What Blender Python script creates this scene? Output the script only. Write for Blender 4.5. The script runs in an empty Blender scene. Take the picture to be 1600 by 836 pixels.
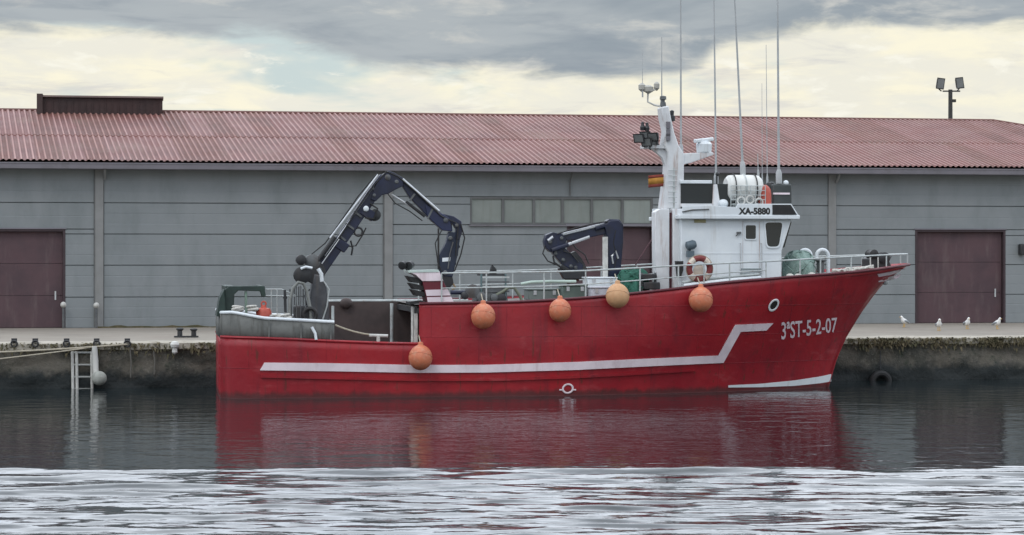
import bpy, bmesh, math, random
import numpy as np
from mathutils import Vector, Matrix
random.seed(7); rng = np.random.default_rng(11)
R = math.radians
scene = bpy.context.scene
C = scene.collection

# ------------------------------------------------------------------ camera
F_PX, HZ, HC = 3400.0, 400.0, 4.36          # focal length in photo pixels, horizon row, eye height above water
cam_d = bpy.data.cameras.new('camera'); cam = bpy.data.objects.new('camera', cam_d); C.objects.link(cam)
cam.location = (0, 0, HC); cam.rotation_euler = (R(90), 0, 0)
cam_d.sensor_width = 36; cam_d.lens = 36 * F_PX / 1600
cam_d.shift_y = -(418 - HZ) / 1600
cam_d.clip_start = 0.5; cam_d.clip_end = 20000
scene.camera = cam
# ------------------------------------------------------------------ view, world, sun
scene.view_settings.view_transform = 'Standard'; scene.view_settings.look = 'None'
scene.view_settings.exposure = 0.0; scene.view_settings.gamma = 1.0
scene.view_settings.use_curve_mapping = False
scene.cycles.use_denoising = True
scene.cycles.max_bounces = 6
SUN_EL, SUN_AZ = R(48), R(205)               # azimuth from +Y towards +X
world = bpy.data.worlds.new('World'); scene.world = world; world.use_nodes = True
def nodes_of(nt):
    nt.nodes.clear()
    def N(kind, **kw):
        n = nt.nodes.new(kind)
        for k, v in kw.items():
            if k == 'inp':
                for i, val in v.items(): n.inputs[i].default_value = val
            else: setattr(n, k, v)
        return n
    def L(a, b): nt.links.new(a, b)
    return N, L
def build_world():
    N, L = nodes_of(world.node_tree)
    def M(op, a, b=None, c=None, clamp=False):
        n = N('ShaderNodeMath', operation=op, use_clamp=clamp)
        for i, v in enumerate((a, b, c)):
            if v is None: continue
            if isinstance(v, (int, float)): n.inputs[i].default_value = v
            else: L(v, n.inputs[i])
        return n.outputs[0]
    def MR(v, a, b, c=0.0, d=1.0, smooth=True):
        n = N('ShaderNodeMapRange', interpolation_type='SMOOTHSTEP' if smooth else 'LINEAR')
        L(v, n.inputs[0])
        for i, q in enumerate((a, b, c, d)): n.inputs[i + 1].default_value = q
        return n.outputs[0]
    def MIX(f, a, b):
        n = N('ShaderNodeMix', data_type='RGBA')
        if isinstance(f, float): n.inputs[0].default_value = f
        else: L(f, n.inputs[0])
        for s, v in ((6, a), (7, b)):
            if isinstance(v, tuple): n.inputs[s].default_value = (*v, 1)
            else: L(v, n.inputs[s])
        return n.outputs[2]
    tc = N('ShaderNodeTexCoord'); sp = N('ShaderNodeSeparateXYZ'); L(tc.outputs['Generated'], sp.inputs[0])
    az = M('ARCTAN2', sp.outputs[0], sp.outputs[1])
    el = M('ARCSINE', sp.outputs[2])
    def noise(sx, sy, off, scale=1.0, detail=5, rough=0.55, dist=0.0):
        cb = N('ShaderNodeCombineXYZ')
        L(M('MULTIPLY', az, sx), cb.inputs[0]); L(M('MULTIPLY', el, sy), cb.inputs[1]); cb.inputs[2].default_value = off
        n = N('ShaderNodeTexNoise', inp={'Scale': scale, 'Detail': detail, 'Roughness': rough, 'Distortion': dist})
        L(cb.outputs[0], n.inputs['Vector']); return n.outputs[0]
    sky = N('ShaderNodeTexSky', sky_type='NISHITA', sun_disc=False, sun_elevation=SUN_EL, sun_rotation=SUN_AZ)
    # lower edge of the grey cloud deck over the horizon, as an elevation that depends on the azimuth
    t = MR(az, -0.30, 0.30, 0, 1, False)
    fc = N('ShaderNodeFloatCurve'); L(t, fc.inputs[1])
    cv = fc.mapping.curves[0]
    def Y(py): return ((HZ - py) / F_PX) / 0.16
    pts = [(-400, 60), (0, 66), (150, 62), (300, 62), (420, 60), (520, 88), (600, 108), (760, 112), (1000, 120), (1080, 112), (1130, 74), (1250, 55), (1450, 45), (1600, 52), (2000, 80)]
    pts = [((math.atan((p - 800) / F_PX) + 0.30) / 0.60, Y(q)) for p, q in pts]
    cv.points[0].location = pts[0]; cv.points[1].location = pts[-1]
    for p in pts[1:-1]: cv.points.new(*p)
    fc.mapping.update()
    edge = M('MULTIPLY', fc.outputs[0], 0.16)
    n1 = noise(16, 60, 3.1, 1.0, 6, 0.6, 0.6)
    n2 = noise(9, 34, 8.4, 1.0, 5, 0.55, 0.4)
    n3 = noise(22, 80, 14.2, 1.0, 6, 0.6, 0.3); n4 = noise(14, 85, 31.7, 1.0, 6, 0.62, 0.5); n5 = noise(38, 120, 44.0, 1.0, 5, 0.6, 0.4)
    d = M('ADD', M('SUBTRACT', el, edge), M('MULTIPLY', M('ADD', M('SUBTRACT', n1, 0.47), M('MULTIPLY', M('SUBTRACT', n5, 0.5), 0.6)), 0.017))
    mask = MR(d, -0.003, 0.007)
    dark = MIX(MR(n2, 0.36, 0.66), (3.0, 3.5, 3.95), (4.4, 4.8, 5.05))
    dark = MIX(MR(n3, 0.52, 0.72), dark, (5.9, 6.0, 5.8))
    dark = MIX(M('MULTIPLY', MR(n4, 0.46, 0.70), 0.55), dark, (2.8, 3.25, 3.75))
    band = MIX(MR(n3, 0.34, 0.62), (9.8, 9.3, 7.4), (8.6, 8.4, 7.4))
    cyan = MIX(0.85, sky.outputs[0], (6.2, 7.1, 7.0))
    band = MIX(MR(n2, 0.52, 0.66), band, cyan)
    band = MIX(M('MULTIPLY', MR(n4, 0.52, 0.72), 0.6), band, (6.0, 6.0, 6.2))
    band = MIX(MR(n5, 0.55, 0.72), band, (9.6, 9.4, 8.3))
    lo = MIX(mask, band, dark)
    # the overcast goes on overhead, brighter towards the zenith
    nz = noise(3.0, 4.0, 21.0, 1.0, 5, 0.55, 0.3)
    hi = MIX(MR(nz, 0.3, 0.7), (12.8, 13.9, 15.6), (16.6, 17.6, 19.0))
    hi = MIX(0.12, hi, sky.outputs[0])
    # added brightness in the unseen sky over the far side, whitening the near water
    hs = N('ShaderNodeVectorMath', operation='SCALE'); L(hi, hs.inputs[0]); L(MR(sp.outputs[1], -0.7, 0.9, 0.9, 1.38), hs.inputs[3]); hi = hs.outputs[0]
    col = MIX(MR(el, 0.125, 0.20), lo, hi)
    bg = N('ShaderNodeBackground', inp={'Strength': 0.1}); L(col, bg.inputs[0])
    out = N('ShaderNodeOutputWorld'); L(bg.outputs[0], out.inputs[0])
build_world()
sun_d = bpy.data.lights.new('sun', 'SUN'); sun = bpy.data.objects.new('sun', sun_d); C.objects.link(sun)
sun_d.energy = 0.6; sun_d.angle = R(16); sun_d.color = (1.0, 0.95, 0.88)
to_sun = Vector((math.sin(SUN_AZ) * math.cos(SUN_EL), math.cos(SUN_AZ) * math.cos(SUN_EL), math.sin(SUN_EL)))
sun.rotation_euler = to_sun.to_track_quat('Z', 'Y').to_euler(); sun.location = to_sun * 60

# ------------------------------------------------------------------ frames
TH = R(9.6)
class Frame:
    """a turned frame (x along the quay, y away from the viewer); F(px,py,y) is the frame point seen at that photo pixel on the plane y"""
    def __init__(s, o, th):
        s.o = Vector(o); s.th = th
        s.u = Vector((math.cos(th), math.sin(th), 0)); s.n = Vector((-math.sin(th), math.cos(th), 0))
    def __call__(s, px, py, y):
        d = Vector(((px - 800) / F_PX, 1, -(py - HZ) / F_PX)); e = Vector((0, 0, HC))
        t = (y - s.n.dot(e - s.o)) / s.n.dot(d); p = e + d * t - s.o
        return Vector((p.dot(s.u), y, p.z))
    def flat(s, px, py, z):
        d = Vector(((px - 800) / F_PX, 1, -(py - HZ) / F_PX)); p = Vector((0, 0, HC)) + d * ((z - HC) / d.z) - s.o
        return Vector((p.dot(s.u), p.dot(s.n), z))
    def world(s, p): return s.o + s.u * p[0] + s.n * p[1] + Vector((0, 0, p[2]))
B = Frame((0, 89.3, 0), TH)
S = Frame((1.66, 70.68, 0), TH)
ZQ = 1.523; YQ = -14.9                      # quay top and quay edge in frame B

# ------------------------------------------------------------------ materials
MATS = {}
def mat(name, col, col2=None, rough=0.6, scale=1.5, lo=0.35, hi=0.7, metal=0.0, bump=0.0, bscale=12, stretch=(1, 1, 1), dirt=None, dirt_amt=0.5, dirt_stretch=(3, 3, 0.25), dirt_lo=0.5, dirt_hi=0.75, spec=0.5):
    if name in MATS: return MATS[name]
    m = bpy.data.materials.new(name); m.use_nodes = True; MATS[name] = m
    N, L = nodes_of(m.node_tree)
    col2 = col2 or tuple(c * 0.78 for c in col)
    tc = N('ShaderNodeTexCoord')
    def noise(st, sc, det=5, rg=0.6):
        mp = N('ShaderNodeMapping'); mp.inputs['Scale'].default_value = st; L(tc.outputs['Object'], mp.inputs[0])
        n = N('ShaderNodeTexNoise', inp={'Scale': sc, 'Detail': det, 'Roughness': rg}); L(mp.outputs[0], n.inputs['Vector']); return n.outputs[0]
    def rng_(v, a, b, c=0, d=1):
        n = N('ShaderNodeMapRange', interpolation_type='SMOOTHSTEP'); L(v, n.inputs[0])
        for i, q in enumerate((a, b, c, d)): n.inputs[i + 1].default_value = q
        return n.outputs[0]
    mx = N('ShaderNodeMix', data_type='RGBA'); L(rng_(noise(stretch, scale), lo, hi), mx.inputs[0])
    mx.inputs[6].default_value = (*col, 1); mx.inputs[7].default_value = (*col2, 1); c = mx.outputs[2]
    if dirt:
        m2 = N('ShaderNodeMix', data_type='RGBA'); L(rng_(noise(dirt_stretch, 1.0, 6, 0.65), dirt_lo, dirt_hi, 0, dirt_amt), m2.inputs[0])
        L(c, m2.inputs[6]); m2.inputs[7].default_value = (*dirt, 1); c = m2.outputs[2]
    b = N('ShaderNodeBsdfPrincipled', inp={'Roughness': rough, 'Metallic': metal, 'Specular IOR Level': spec}); L(c, b.inputs['Base Color'])
    rr = N('ShaderNodeMapRange'); L(noise((1, 1, 1), scale * 2.3), rr.inputs[0])
    for i, q in enumerate((0.2, 0.8, max(0.02, rough - 0.1), min(1, rough + 0.1))): rr.inputs[i + 1].default_value = q
    L(rr.outputs[0], b.inputs['Roughness'])
    if bump:
        bp = N('ShaderNodeBump', inp={'Strength': 1.0, 'Distance': bump}); L(noise((1, 1, 1), bscale, 4), bp.inputs['Height']); L(bp.outputs[0], b.inputs['Normal'])
    o = N('ShaderNodeOutputMaterial'); L(b.outputs[0], o.inputs[0]); m.diffuse_color = (*col, 1)
    return m
def hull_paint():
    """red paint on welded plates: dished between the frames, faint seams, scuffs, rust runs and scum at the waterline"""
    m = bpy.data.materials.new('red_hull_paint'); m.use_nodes = True
    N, L = nodes_of(m.node_tree); tc = N('ShaderNodeTexCoord')
    def noise(st, sc, det=6, rg=0.6):
        mp = N('ShaderNodeMapping'); mp.inputs['Scale'].default_value = st; L(tc.outputs['Object'], mp.inputs[0])
        n = N('ShaderNodeTexNoise', inp={'Scale': sc, 'Detail': det, 'Roughness': rg}); L(mp.outputs[0], n.inputs['Vector']); return n.outputs[0]
    def MR(v, a, b_, c=0.0, d=1.0):
        n = N('ShaderNodeMapRange', interpolation_type='SMOOTHSTEP'); L(v, n.inputs[0])
        for i, q in enumerate((a, b_, c, d)): n.inputs[i + 1].default_value = q
        return n.outputs[0]
    def M(op, a, b_):
        n = N('ShaderNodeMath', operation=op)
        for i, v in enumerate((a, b_)):
            if isinstance(v, (int, float)): n.inputs[i].default_value = v
            else: L(v, n.inputs[i])
        return n.outputs[0]
    def MIX(f, a, b_):
        n = N('ShaderNodeMix', data_type='RGBA'); L(f, n.inputs[0])
        for q, v in ((6, a), (7, b_)):
            if isinstance(v, tuple): n.inputs[q].default_value = (*v, 1)
            else: L(v, n.inputs[q])
        return n.outputs[2]
    c = MIX(MR(noise((1, 1, 1), 0.45), 0.35, 0.68), (0.34, 0.012, 0.020), (0.255, 0.0105, 0.020))
    c = MIX(MR(noise((2.6, 2.6, 0.22), 1.0), 0.50, 0.74, 0, 0.6), c, (0.125, 0.012, 0.02))       # grimy runs
    c = MIX(MR(noise((1.2, 1, 2.6), 1.1), 0.57, 0.72, 0, 0.65), c, (0.36, 0.050, 0.058))           # chalky scuffs
    c = MIX(MR(noise((7, 7, 0.5), 1.0, 4), 0.60, 0.70, 0, 0.65), c, (0.085, 0.028, 0.016))        # rust runs
    br = N('ShaderNodeTexBrick', offset=0.37, inp={'Scale': 1.0, 'Mortar Size': 0.012, 'Mortar Smooth': 0.4, 'Brick Width': 2.35, 'Row Height': 0.93})
    mp = N('ShaderNodeMapping'); mp.inputs['Rotation'].default_value = (R(90), 0, 0); L(tc.outputs['Object'], mp.inputs[0]); L(mp.outputs[0], br.inputs['Vector'])
    c = MIX(M('MULTIPLY', br.outputs['Fac'], MR(noise((1, 1, 1), 1.7), 0.4, 0.65, 0.1, 0.6)), c, (0.11, 0.008, 0.016))
    sp = N('ShaderNodeSeparateXYZ'); L(tc.outputs['Object'], sp.inputs[0])
    z = M('ADD', sp.outputs[2], M('MULTIPLY', M('SUBTRACT', noise((2.5, 1, 1), 1.6), 0.5), 0.35))
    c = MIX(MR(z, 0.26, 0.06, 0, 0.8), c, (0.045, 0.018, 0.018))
    wv = M('SINE', M('MULTIPLY', sp.outputs[0], 2 * math.pi / 0.55), 0)
    h = M('ADD', M('MULTIPLY', wv, M('MULTIPLY', MR(noise((1, 1, 1), 0.9), 0.4, 0.7), 0.35)), M('MULTIPLY', noise((1, 1, 1), 1.5), 1.6))
    h = M('SUBTRACT', h, M('MULTIPLY', br.outputs['Fac'], -0.35))
    bp = N('ShaderNodeBump', inp={'Strength': 1, 'Distance': 0.014}); L(h, bp.inputs['Height'])
    p = N('ShaderNodeBsdfPrincipled'); L(c, p.inputs['Base Color']); L(MR(noise((1, 1, 1), 1.3), 0.3, 0.7, 0.36, 0.58), p.inputs['Roughness']); L(bp.outputs[0], p.inputs['Normal'])
    o = N('ShaderNodeOutputMaterial'); L(p.outputs[0], o.inputs[0]); return m
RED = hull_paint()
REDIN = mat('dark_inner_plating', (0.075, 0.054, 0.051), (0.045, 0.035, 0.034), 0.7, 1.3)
WHITE = mat('white_boat_paint', (0.72, 0.77, 0.80), (0.64, 0.69, 0.73), 0.4, 0.9, dirt=(0.34, 0.30, 0.25), dirt_amt=0.5, dirt_stretch=(4, 4, 0.3), dirt_lo=0.52, dirt_hi=0.8)
WSTR = mat('white_stripe_paint', (0.82, 0.71, 0.76), (0.70, 0.60, 0.65), 0.45, 1.4, dirt=(0.35, 0.2, 0.2), dirt_amt=0.4)
WTOWER = mat('white_tower_paint', (0.70, 0.72, 0.74), (0.58, 0.60, 0.62), 0.45, 1.2, dirt=(0.30, 0.17, 0.12), dirt_amt=0.75, dirt_stretch=(5, 5, 0.6), dirt_lo=0.50, dirt_hi=0.72)
NAVY = mat('navy_crane_paint', (0.009, 0.015, 0.048), (0.005, 0.008, 0.022), 0.42, 2.0, dirt=(0.05, 0.045, 0.045), dirt_amt=0.5)
STEEL = mat('bare_steel_rod', (0.55, 0.57, 0.60), (0.42, 0.44, 0.47), 0.32, 3, metal=0.6)
GALV = mat('galvanised_plate', (0.155, 0.16, 0.152), (0.095, 0.10, 0.096), 0.7, 2.2, dirt=(0.05, 0.048, 0.04), dirt_amt=0.8, dirt_stretch=(5, 5, 0.4))
RAILM = mat('grey_rail_paint', (0.50, 0.54, 0.54), (0.36, 0.40, 0.40), 0.5, 4, dirt=(0.2, 0.12, 0.08), dirt_amt=0.5, dirt_stretch=(6, 6, 6))
DARK = mat('dark_machinery', (0.028, 0.030, 0.034), (0.015, 0.016, 0.018), 0.5, 3, dirt=(0.07, 0.05, 0.04), dirt_amt=0.5)
MGREY = mat('grey_machinery', (0.12, 0.13, 0.135), (0.07, 0.075, 0.08), 0.55, 4, dirt=(0.07, 0.045, 0.03), dirt_amt=0.6)
DKGREEN = mat('dark_green_frame', (0.020, 0.042, 0.034), (0.014, 0.026, 0.024), 0.55, 3)
GREENNET = mat('green_net', (0.030, 0.135, 0.095), (0.018, 0.08, 0.058), 0.9, 6, bump=0.03, bscale=22)
PALENET = mat('pale_green_net', (0.25, 0.34, 0.31), (0.16, 0.25, 0.22), 0.9, 6, bump=0.03, bscale=22)
BLACK = mat('black_rubber', (0.012, 0.012, 0.013), (0.02, 0.02, 0.02), 0.6, 5)
GLASS = mat('tinted_cabin_glass', (0.015, 0.02, 0.025), (0.02, 0.026, 0.03), 0.08, 1.0)
ORANGE = mat('orange_fender', (0.58, 0.18, 0.09), (0.46, 0.135, 0.07), 0.55, 4, bump=.006, bscale=9, dirt=(0.58, 0.34, 0.22), dirt_amt=0.6, dirt_stretch=(6, 6, 6), dirt_lo=0.45, dirt_hi=0.75)
FADED = mat('faded_fender', (0.58, 0.34, 0.18), (0.50, 0.26, 0.125), 0.6, 5, dirt=(0.55, 0.44, 0.30), dirt_amt=0.7, dirt_stretch=(5, 5, 5))
ORRED = mat('orange_red_plastic', (0.46, 0.085, 0.055), (0.36, 0.065, 0.045), 0.5, 4)
ROPE = mat('pale_rope', (0.42, 0.38, 0.30), (0.30, 0.27, 0.21), 0.9, 30)
DECKM = mat('worn_deck', (0.16, 0.14, 0.13), (0.11, 0.10, 0.095), 0.8, 3)
WALLM = mat('grey_panel_paint', (0.222, 0.242, 0.252), (0.200, 0.222, 0.232), 0.75, 0.35, bump=0.004, bscale=30, dirt=(0.150, 0.172, 0.178), dirt_amt=0.55, dirt_stretch=(0.9, 0.9, 0.35), dirt_lo=0.42, dirt_hi=0.72)
WALLD = mat('dark_wall_joint', (0.13, 0.145, 0.15), None, 0.9)
PILM = mat('pale_pilaster', (0.235, 0.24, 0.24), (0.20, 0.205, 0.205), 0.8, 1.5, dirt=(0.17, 0.17, 0.16), dirt_amt=0.6)
GUTM = mat('gutter_paint', (0.185, 0.175, 0.20), (0.155, 0.15, 0.17), 0.6, 1.0, dirt=(0.10, 0.09, 0.09), dirt_amt=0.5, dirt_stretch=(1.5, 1.5, 1))
DOORM = mat('maroon_door_paint', (0.085, 0.046, 0.054), (0.062, 0.036, 0.044), 0.65, 0.8, dirt=(0.13, 0.095, 0.095), dirt_amt=0.6, dirt_stretch=(3, 3, 0.5))
ROOFM = mat('red_roof_sheet', (0.180, 0.067, 0.058), (0.136, 0.054, 0.048), 0.62, 0.35, dirt=(0.20, 0.11, 0.085), dirt_amt=0.8, dirt_stretch=(0.8, 0.35, 0.8), dirt_lo=0.45, dirt_hi=0.72)
MONM = mat('brown_monitor_sheet', (0.040, 0.017, 0.016), (0.028, 0.013, 0.013), 0.6, 1.5)
PANEM = mat('frosted_pane', (0.265, 0.295, 0.275), (0.225, 0.255, 0.24), 0.45, 0.8, dirt=(0.20, 0.215, 0.19), dirt_amt=0.7)
FRAMEM = mat('window_frame_paint', (0.12, 0.125, 0.125), None, 0.6)
CONC = mat('quay_concrete', (0.265, 0.236, 0.198), (0.215, 0.192, 0.163), 0.9, 0.35, bump=0.01, bscale=8, dirt=(0.22, 0.175, 0.145), dirt_amt=0.6, dirt_stretch=(0.6, 0.6, 0.6))
COPE = mat('coping_concrete', (0.42, 0.39, 0.33), (0.33, 0.305, 0.255), 0.9, 1.2, bump=0.012, bscale=8, dirt=(0.22, 0.19, 0.14), dirt_amt=0.7, dirt_stretch=(1.2, 1.2, 1.2))
PALEST = mat('white_ladder_paint', (0.60, 0.60, 0.57), (0.42, 0.42, 0.40), 0.6, 4, dirt=(0.2, 0.17, 0.13), dirt_amt=0.5)
YEL = mat('flag_yellow', (0.46, 0.22, 0.035), None, 0.8); FRED = mat('flag_red', (0.24, 0.045, 0.03), None, 0.8)
GULLW = mat('gull_white', (0.8, 0.8, 0.78), (0.74, 0.74, 0.73), 0.8, 8); GULLG = mat('gull_grey', (0.30, 0.32, 0.34), None, 0.8); GULLY = mat('gull_yellow', (0.6, 0.35, 0.05), None, 0.6)
WEED = mat('dry_weed', (0.12, 0.098, 0.055), (0.060, 0.058, 0.028), 0.9, 3)
LAMPG = mat('lamp_glass', (0.16, 0.17, 0.17), None, 0.25)
POLEM = mat('dark_pole_paint', (0.035, 0.036, 0.034), None, 0.6)

# ------------------------------------------------------------------ mesh helpers
class MB:
    def __init__(s): s.v = []; s.f = []
    def add(s, vs, fs):
        k = len(s.v); s.v += [tuple(v) for v in vs]; s.f += [tuple(i + k for i in f) for f in fs]; return s
    def box(s, a, b):
        x0, y0, z0 = (min(a[i], b[i]) for i in range(3)); x1, y1, z1 = (max(a[i], b[i]) for i in range(3))
        return s.add([(x0, y0, z0), (x1, y0, z0), (x1, y1, z0), (x0, y1, z0), (x0, y0, z1), (x1, y0, z1), (x1, y1, z1), (x0, y1, z1)],
                     [(0, 3, 2, 1), (4, 5, 6, 7), (0, 1, 5, 4), (1, 2, 6, 5), (2, 3, 7, 6), (3, 0, 4, 7)])
    def prism(s, pts, y0, y1):
        """polygon of (x,z) pairs pushed from y0 to y1"""
        a = sum(pts[i][0] * pts[(i + 1) % len(pts)][1] - pts[(i + 1) % len(pts)][0] * pts[i][1] for i in range(len(pts)))
        if a < 0: pts = pts[::-1]
        if y0 > y1: y0, y1 = y1, y0
        n = len(pts)
        s.add([(p[0], y0, p[1]) for p in pts] + [(p[0], y1, p[1]) for p in pts],
              [tuple(range(n)), tuple(range(2 * n - 1, n - 1, -1))] + [(j, i, i + n, j + n) for i in range(n) for j in [(i + 1) % n]])
        return s
    def bar(s, p, q, w, h, up=(0, 0, 1)):
        p, q = Vector(p), Vector(q); d = (q - p).normalized(); u = Vector(up)
        if abs(d.dot(u)) > 0.98: u = Vector((1, 0, 0))
        sd = d.cross(u).normalized(); u = sd.cross(d)
        vs = [c + sd * (i * w / 2) + u * (j * h / 2) for c in (p, q) for i, j in ((-1, -1), (1, -1), (1, 1), (-1, 1))]
        return s.add(vs, [(0, 1, 2, 3), (7, 6, 5, 4), (0, 4, 5, 1), (1, 5, 6, 2), (2, 6, 7, 3), (3, 7, 4, 0)])
    def tube(s, path, r, n=8, cap=True):
        path = [Vector(p) for p in path]; rs = r if isinstance(r, (list, tuple)) else [r] * len(path)
        d0 = (path[1] - path[0]).normalized(); a = d0.cross(Vector((0, 1, 0)) if abs(d0.y) < 0.9 else Vector((1, 0, 0))).normalized()
        vs = []
        for i, p in enumerate(path):
            d = (path[min(i + 1, len(path) - 1)] - path[max(i - 1, 0)]).normalized()
            a = (a - d * a.dot(d)).normalized(); b = d.cross(a)
            vs += [p + (a * math.cos(t) + b * math.sin(t)) * rs[i] for t in (2 * math.pi * k / n for k in range(n))]
        fs = [(i * n + k, i * n + (k + 1) % n, (i + 1) * n + (k + 1) % n, (i + 1) * n + k) for i in range(len(path) - 1) for k in range(n)]
        if cap: fs += [tuple(range(n - 1, -1, -1)), tuple(range((len(path) - 1) * n, len(path) * n))]
        return s.add(vs, fs)
    def lathe(s, c, prof, n=20, axis=(0, 0, 1)):
        """profile of (radius, height) turned about an axis through c"""
        c = Vector(c); ax = Vector(axis).normalized(); a = ax.orthogonal().normalized(); b = ax.cross(a)
        vs = [c + ax * h + (a * math.cos(t) + b * math.sin(t)) * max(r, 1e-4) for r, h in prof for t in (2 * math.pi * k / n for k in range(n))]
        m = len(prof)
        fs = [(i * n + k, i * n + (k + 1) % n, (i + 1) * n + (k + 1) % n, (i + 1) * n + k) for i in range(m - 1) for k in range(n)]
        fs += [tuple(range(n - 1, -1, -1)), tuple(range((m - 1) * n, m * n))]
        return s.add(vs, fs)
    def ball(s, c, r, n=16, sc=(1, 1, 1)):
        k = len(s.v); pr = [(r * math.sin(math.pi * i / n), -r * math.cos(math.pi * i / n)) for i in range(n + 1)]
        s.lathe((0, 0, 0), pr, n)
        for i in range(k, len(s.v)):
            v = s.v[i]; s.v[i] = (c[0] + v[0] * sc[0], c[1] + v[1] * sc[1], c[2] + v[2] * sc[2])
        return s
    def torus(s, c, R0, r, n=28, m=10, axis=(0, 1, 0), a0=0.0, a1=2 * math.pi):
        c = Vector(c); ax = Vector(axis).normalized(); a = Vector((0, 0, 1)) if abs(ax.z) < 0.9 else Vector((1, 0, 0)); a = (a - ax * a.dot(ax)).normalized(); b = ax.cross(a)
        full = abs(a1 - a0 - 2 * math.pi) < 1e-6
        path = [c + (a * math.cos(t) + b * math.sin(t)) * R0 for t in (a0 + (a1 - a0) * i / n for i in range(n + 1))]
        vs = []
        for i, p in enumerate(path):
            rd = (p - c).normalized()
            vs += [p + (rd * math.cos(t) + ax * math.sin(t)) * r for t in (2 * math.pi * k / m for k in range(m))]
        fs = [(i * m + k, i * m + (k + 1) % m, (i + 1) * m + (k + 1) % m, (i + 1) * m + k) for i in range(n) for k in range(m)]
        if not full: fs += [tuple(range(m - 1, -1, -1)), tuple(range(n * m, (n + 1) * m))]
        return s.add(vs, fs)
    def mesh(s, name, m, base=(0, 0, 0), ang=35):
        me = bpy.data.meshes.new(name); b = Vector(base)
        me.from_pydata([tuple(Vector(v) - b) for v in s.v], [], s.f); me.update()
        bm = bmesh.new(); bm.from_mesh(me); bmesh.ops.recalc_face_normals(bm, faces=bm.faces); bm.to_mesh(me); bm.free()
        if m: me.materials.append(m)
        me.shade_smooth(); me.set_sharp_from_angle(angle=R(ang))
        return me
BASES = {}
def put(name, mb, m, parent=None, frame=None, base=(0, 0, 0), bevel=0.0, label=None, ang=35):
    """link one mesh; a child keeps the base of its thing, a top-level mesh stands at base in its frame"""
    if parent is not None: base = BASES[parent.name]
    me = mb.mesh(name, m, base, ang); o = bpy.data.objects.new(name, me); C.objects.link(o)
    BASES[o.name] = Vector(base)
    if parent is not None: o.parent = parent
    elif frame is not None: o.location = frame.world(base); o.rotation_euler = (0, 0, frame.th)
    else: o.location = base
    if bevel:
        bv = o.modifiers.new('bevel', 'BEVEL'); bv.width = bevel; bv.segments = 2; bv.limit_method = 'ANGLE'; bv.angle_limit = R(50)
    if label: o['label'] = label
    return o
def empty(name, frame, base, label, cat, group=None):
    o = bpy.data.objects.new(name, None); C.objects.link(o); o.empty_display_size = 0.3
    o.location = frame.world(base); o.rotation_euler = (0, 0, frame.th); BASES[o.name] = Vector(base)
    return tag(o, label, cat, group)
def tag(o, label=None, cat=None, group=None, kind=None):
    for k, v in (('label', label), ('category', cat), ('group', group), ('kind', kind)):
        if v: o[k] = v
    return o
def dup(o, delta=None, label=None, parent=None):
    c = o.copy(); C.objects.link(c)
    if parent is not None: c.parent = parent
    if delta is not None: c.location = o.location + Vector(delta)
    if label: c['label'] = label
    for ch in list(o.children): dup(ch, parent=c)
    return c
def xz(p): return (p.x, p.z)
def lerp(a, b, t): return a + (b - a) * t
def interp(x, xs, ys): return float(np.interp(x, xs, ys))
def catenary(a, b, sag, n=14):
    a, b = Vector(a), Vector(b); return [a.lerp(b, t) - Vector((0, 0, sag * 4 * t * (1 - t))) for t in (i / n for i in range(n + 1))]
def text_mesh(txt, offset=0.0):
    cu = bpy.data.curves.new('lettering', 'FONT'); cu.body = txt; cu.size = 1.0; cu.offset = offset; cu.resolution_u = 4
    ob = bpy.data.objects.new('lettering', cu); C.objects.link(ob)
    dg = bpy.context.evaluated_depsgraph_get(); me = bpy.data.meshes.new_from_object(ob.evaluated_get(dg))
    bpy.data.objects.remove(ob); bpy.data.curves.remove(cu)
    bm = bmesh.new(); bm.from_mesh(me); bmesh.ops.remove_doubles(bm, verts=bm.verts, dist=1e-4); bmesh.ops.triangulate(bm, faces=bm.faces)
    vs = [v.co.copy() for v in bm.verts]; fs = [tuple(v.index for v in f.verts) for f in bm.faces]; bm.free()
    w0, w1 = min(v.x for v in vs), max(v.x for v in vs); h1 = max(v.y for v in vs); h0 = min(v.y for v in vs)
    return [((v.x - w0) / (w1 - w0), (v.y - h0) / (h1 - h0)) for v in vs], fs

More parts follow.
